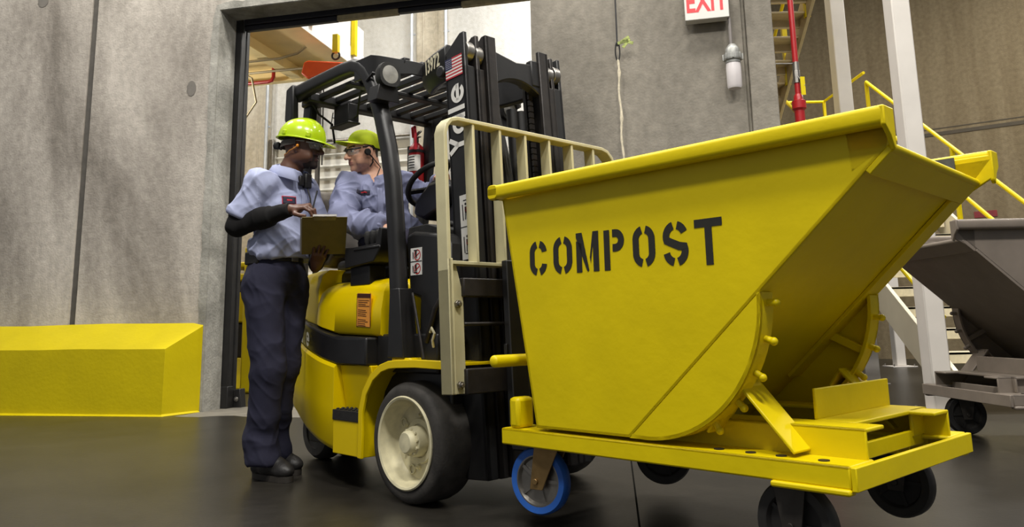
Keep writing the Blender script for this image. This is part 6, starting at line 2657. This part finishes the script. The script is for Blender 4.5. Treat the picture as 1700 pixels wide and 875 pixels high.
# shirt with long sleeves
S3 = SDF((-1.2, 4.05, 1.2), (-0.25, 5.0, 1.75), 0.005)
S3.ell(chD, (0.125, 0.172, 0.185), 0.0, axD)
S3.cone(chD, hip + V3(0, 0, 0.06), 0.142, 0.150, 0.05, flat=(fD, 0.9))
S3.ell(hip + V3(0, 0, 0.09) + fD * 0.02, (0.155, 0.172, 0.09), 0.05, axD)
S3.cone(nbD + V3(0, 0, -0.03), dsR, 0.058, 0.062, 0.04)
S3.cone(nbD + V3(0, 0, -0.03), dsL, 0.058, 0.062, 0.04)
S3.cone(nbD + V3(0, 0, -0.06), nbD + V3(0.0, -0.004, 0.0), 0.076, 0.068, 0.03)
for a, e, w in ((dsR, deR, dwR), (dsL, deL, dwL)):
    S3.cone(a, e, 0.068, 0.062, 0.035)
    S3.cone(e, e + (w - e) * 0.5, 0.062, 0.056, 0.03)
    S3.cone(e + (w - e) * 0.45, w, 0.056, 0.045, 0.02)
    dw = (w - e) / np.linalg.norm(w - e)
    S3.half(w - dw * 0.004, dw, lo=w - 0.075, hi=w + 0.075)
S3.half((0, 0, 1.245), (0, 0, -1))
S3.half(nbD + V3(0, 0, 0.020), (0.15, -0.4, 1), lo=nbD - 0.085, hi=nbD + 0.10)
# open V neck
S3.cone(nbD + V3(0.015, -0.06, 0.02), nbD + V3(0.020, -0.115, -0.075), 0.040, 0.008, 0.01, 'sub')
shD, dv_, df_ = sdf_object('shirt', S3, SHIRT2, P2, inv2, 2, disp=folds([(0.6, 0.2, 0.9), (-0.7, 0.3, 0.7), (0.8, 0.5, -0.5), (0.9, 0.1, 0.5), (0.6, -0.3, -0.7)], (0.022, 0.018, 0.014, 0.011, 0.010), (60, 80, 90, 150, 170), 21))
b = MB()
for s in (-1, 1):
    rows = []
    for i in range(11):
        t = i / 10
        an = math.radians(180 - 150 * t) * s
        dirv = fD * math.cos(an) - lD * math.sin(an)
        top = nbD + dirv * (0.068 + 0.012 * t) + V3(0, 0, 0.055 - 0.050 * t)
        mid = nbD + dirv * (0.082 + 0.020 * t) + V3(0, 0, 0.050 - 0.050 * t)
        out_ = nbD + dirv * (0.104 + 0.045 * t) + V3(0, 0, 0.042 - 0.05 * t - 0.03 - 0.03 * t * t)
        inn = nbD + dirv * (0.062 + 0.012 * t) + V3(0, 0, 0.01 - 0.05 * t)
        rows.append([inn, top, mid, out_])
    vs = [Mi2 @ Vector(p) for r in rows for p in r]
    b.add(vs, [(i * 4 + j, i * 4 + j + 1, (i + 1) * 4 + j + 1, (i + 1) * 4 + j) for i in range(10) for j in range(3)])
co = b.build('collar', SHIRT2, shD, smooth=50)
sdm = co.modifiers.new('thick', 'SOLIDIFY')
sdm.thickness = 0.004
patch_on(dv_, df_, chD + fD * 0.11 - lD * 0.075 + V3(0, 0, 0.065), fD - lD * 0.3 + V3(0, 0, 0.1), (0, 0, 1), 0.066, 0.028, 'name_patch', PATCHN, shD, inv2, 0.003)
patch_on(dv_, df_, chD + fD * 0.11 - lD * 0.075 + V3(0, 0, 0.065), fD - lD * 0.3 + V3(0, 0, 0.1), (0, 0, 1), 0.034, 0.007, 'patch_stitching', THREAD, shD, inv2, 0.005)
patch_on(dv_, df_, chD + fD * 0.11 + lD * 0.01 + V3(0, 0, -0.02), fD, (0, 0, 1), 0.032, 0.24, 'placket', SHIRT2, shD, inv2, 0.0035, seg=12)
# cap
b = MB()
HF, HD = HD, HK
Cc = hD + HD[2] * 0.046 - HD[0] * 0.010
nu, nv = 40, 12
rows = []
for j in range(1, nv + 1):
    el_ = PI / 2 * (1 - j / nv)
    row = []
    for i in range(nu):
        a = 2 * PI * i / nu
        f, l = math.cos(a), math.sin(a)
        rr = math.cos(el_) ** 0.85
        p = Cc + HD[0] * (0.103 * f * rr) + HD[1] * (0.084 * l * rr) + HD[2] * (0.080 * math.sin(el_) + 0.001 - 0.012 * (1 - math.sin(el_)) * (f < -0.2))
        row.append(Mi2 @ Vector(p))
    rows.append(row)
for g, dz in ((1.0, -0.014), (0.97, -0.014), (0.96, 0.0)):
    rows.append([Mi2 @ Vector(Cc + HD[0] * 0.103 * g * math.cos(2 * PI * i / nu) + HD[1] * 0.084 * g * math.sin(2 * PI * i / nu) + HD[2] * (dz - 0.012 * (math.cos(2 * PI * i / nu) < -0.2))) for i in range(nu)])
vs = [p for r in rows for p in r]
n__ = len(rows)
top = Mi2 @ Vector(Cc + HD[2] * 0.0812)
b.add(vs + [top], [(j * nu + i, j * nu + (i + 1) % nu, (j + 1) * nu + (i + 1) % nu, (j + 1) * nu + i) for j in range(n__ - 1) for i in range(nu)] + [(len(vs), i, (i + 1) % nu) for i in range(nu)])
capo = b.build('cap', LIMEC, P2, smooth=50)
b = MB()
rows = []
for j in range(9):
    t = j / 8
    row = []
    for i in range(17):
        a = math.radians(-72 + 9 * i)
        ext = 0.078 * t * max(0.0, math.cos(a * 1.2)) ** 0.6
        base = Cc + HD[0] * 0.102 * math.cos(a) + HD[1] * 0.083 * math.sin(a)
        row.append(Mi2 @ Vector(base + HD[0] * ext - HD[2] * (0.004 + 0.10 * ext + 0.14 * (0.086 * math.sin(a)) ** 2 / 0.086 * (0.3 + t))))
    rows.append(row)
vs = [p for r in rows for p in r]
b.add(vs, [(j * 17 + i, j * 17 + i + 1, (j + 1) * 17 + i + 1, (j + 1) * 17 + i) for j in range(8) for i in range(16)])
pk = b.build('cap_peak', LIMEC, capo, smooth=50)
sdm = pk.modifiers.new('thick', 'SOLIDIFY')
sdm.thickness = 0.004
b = MB()
b.ell(Mi2 @ Vector(Cc + HD[2] * 0.082), (0.007, 0.007, 0.004), 10, 6)
b.build('cap_button', LIMEC, capo, smooth=60)
# headset
HD = HF
b = MB()
ep = Mi2 @ Vector(PD(0.018, 0.088, -0.010))
b.cyl(ep - Vector(HD[1]) * 0.008, ep + Vector(HD[1]) * 0.010, 0.019, n=20)
hs = b.build('headset', RUB, P2, bevel=0.004)
b = MB()
b.tube([Mi2 @ Vector(PD(*q)) for q in ((0.015, 0.092, -0.02), (-0.01, 0.085, -0.05), (-0.012, 0.075, -0.075), (0.01, 0.066, -0.10))], 0.004, 8)
b.tube([Mi2 @ Vector(p) for p in (PD(-0.01, 0.085, -0.05), nbD + V3(0.05, -0.05, 0.06), nbD + V3(0.03, -0.09, -0.02))], 0.003, 6)
b.build('headset_cable', RUB, hs)
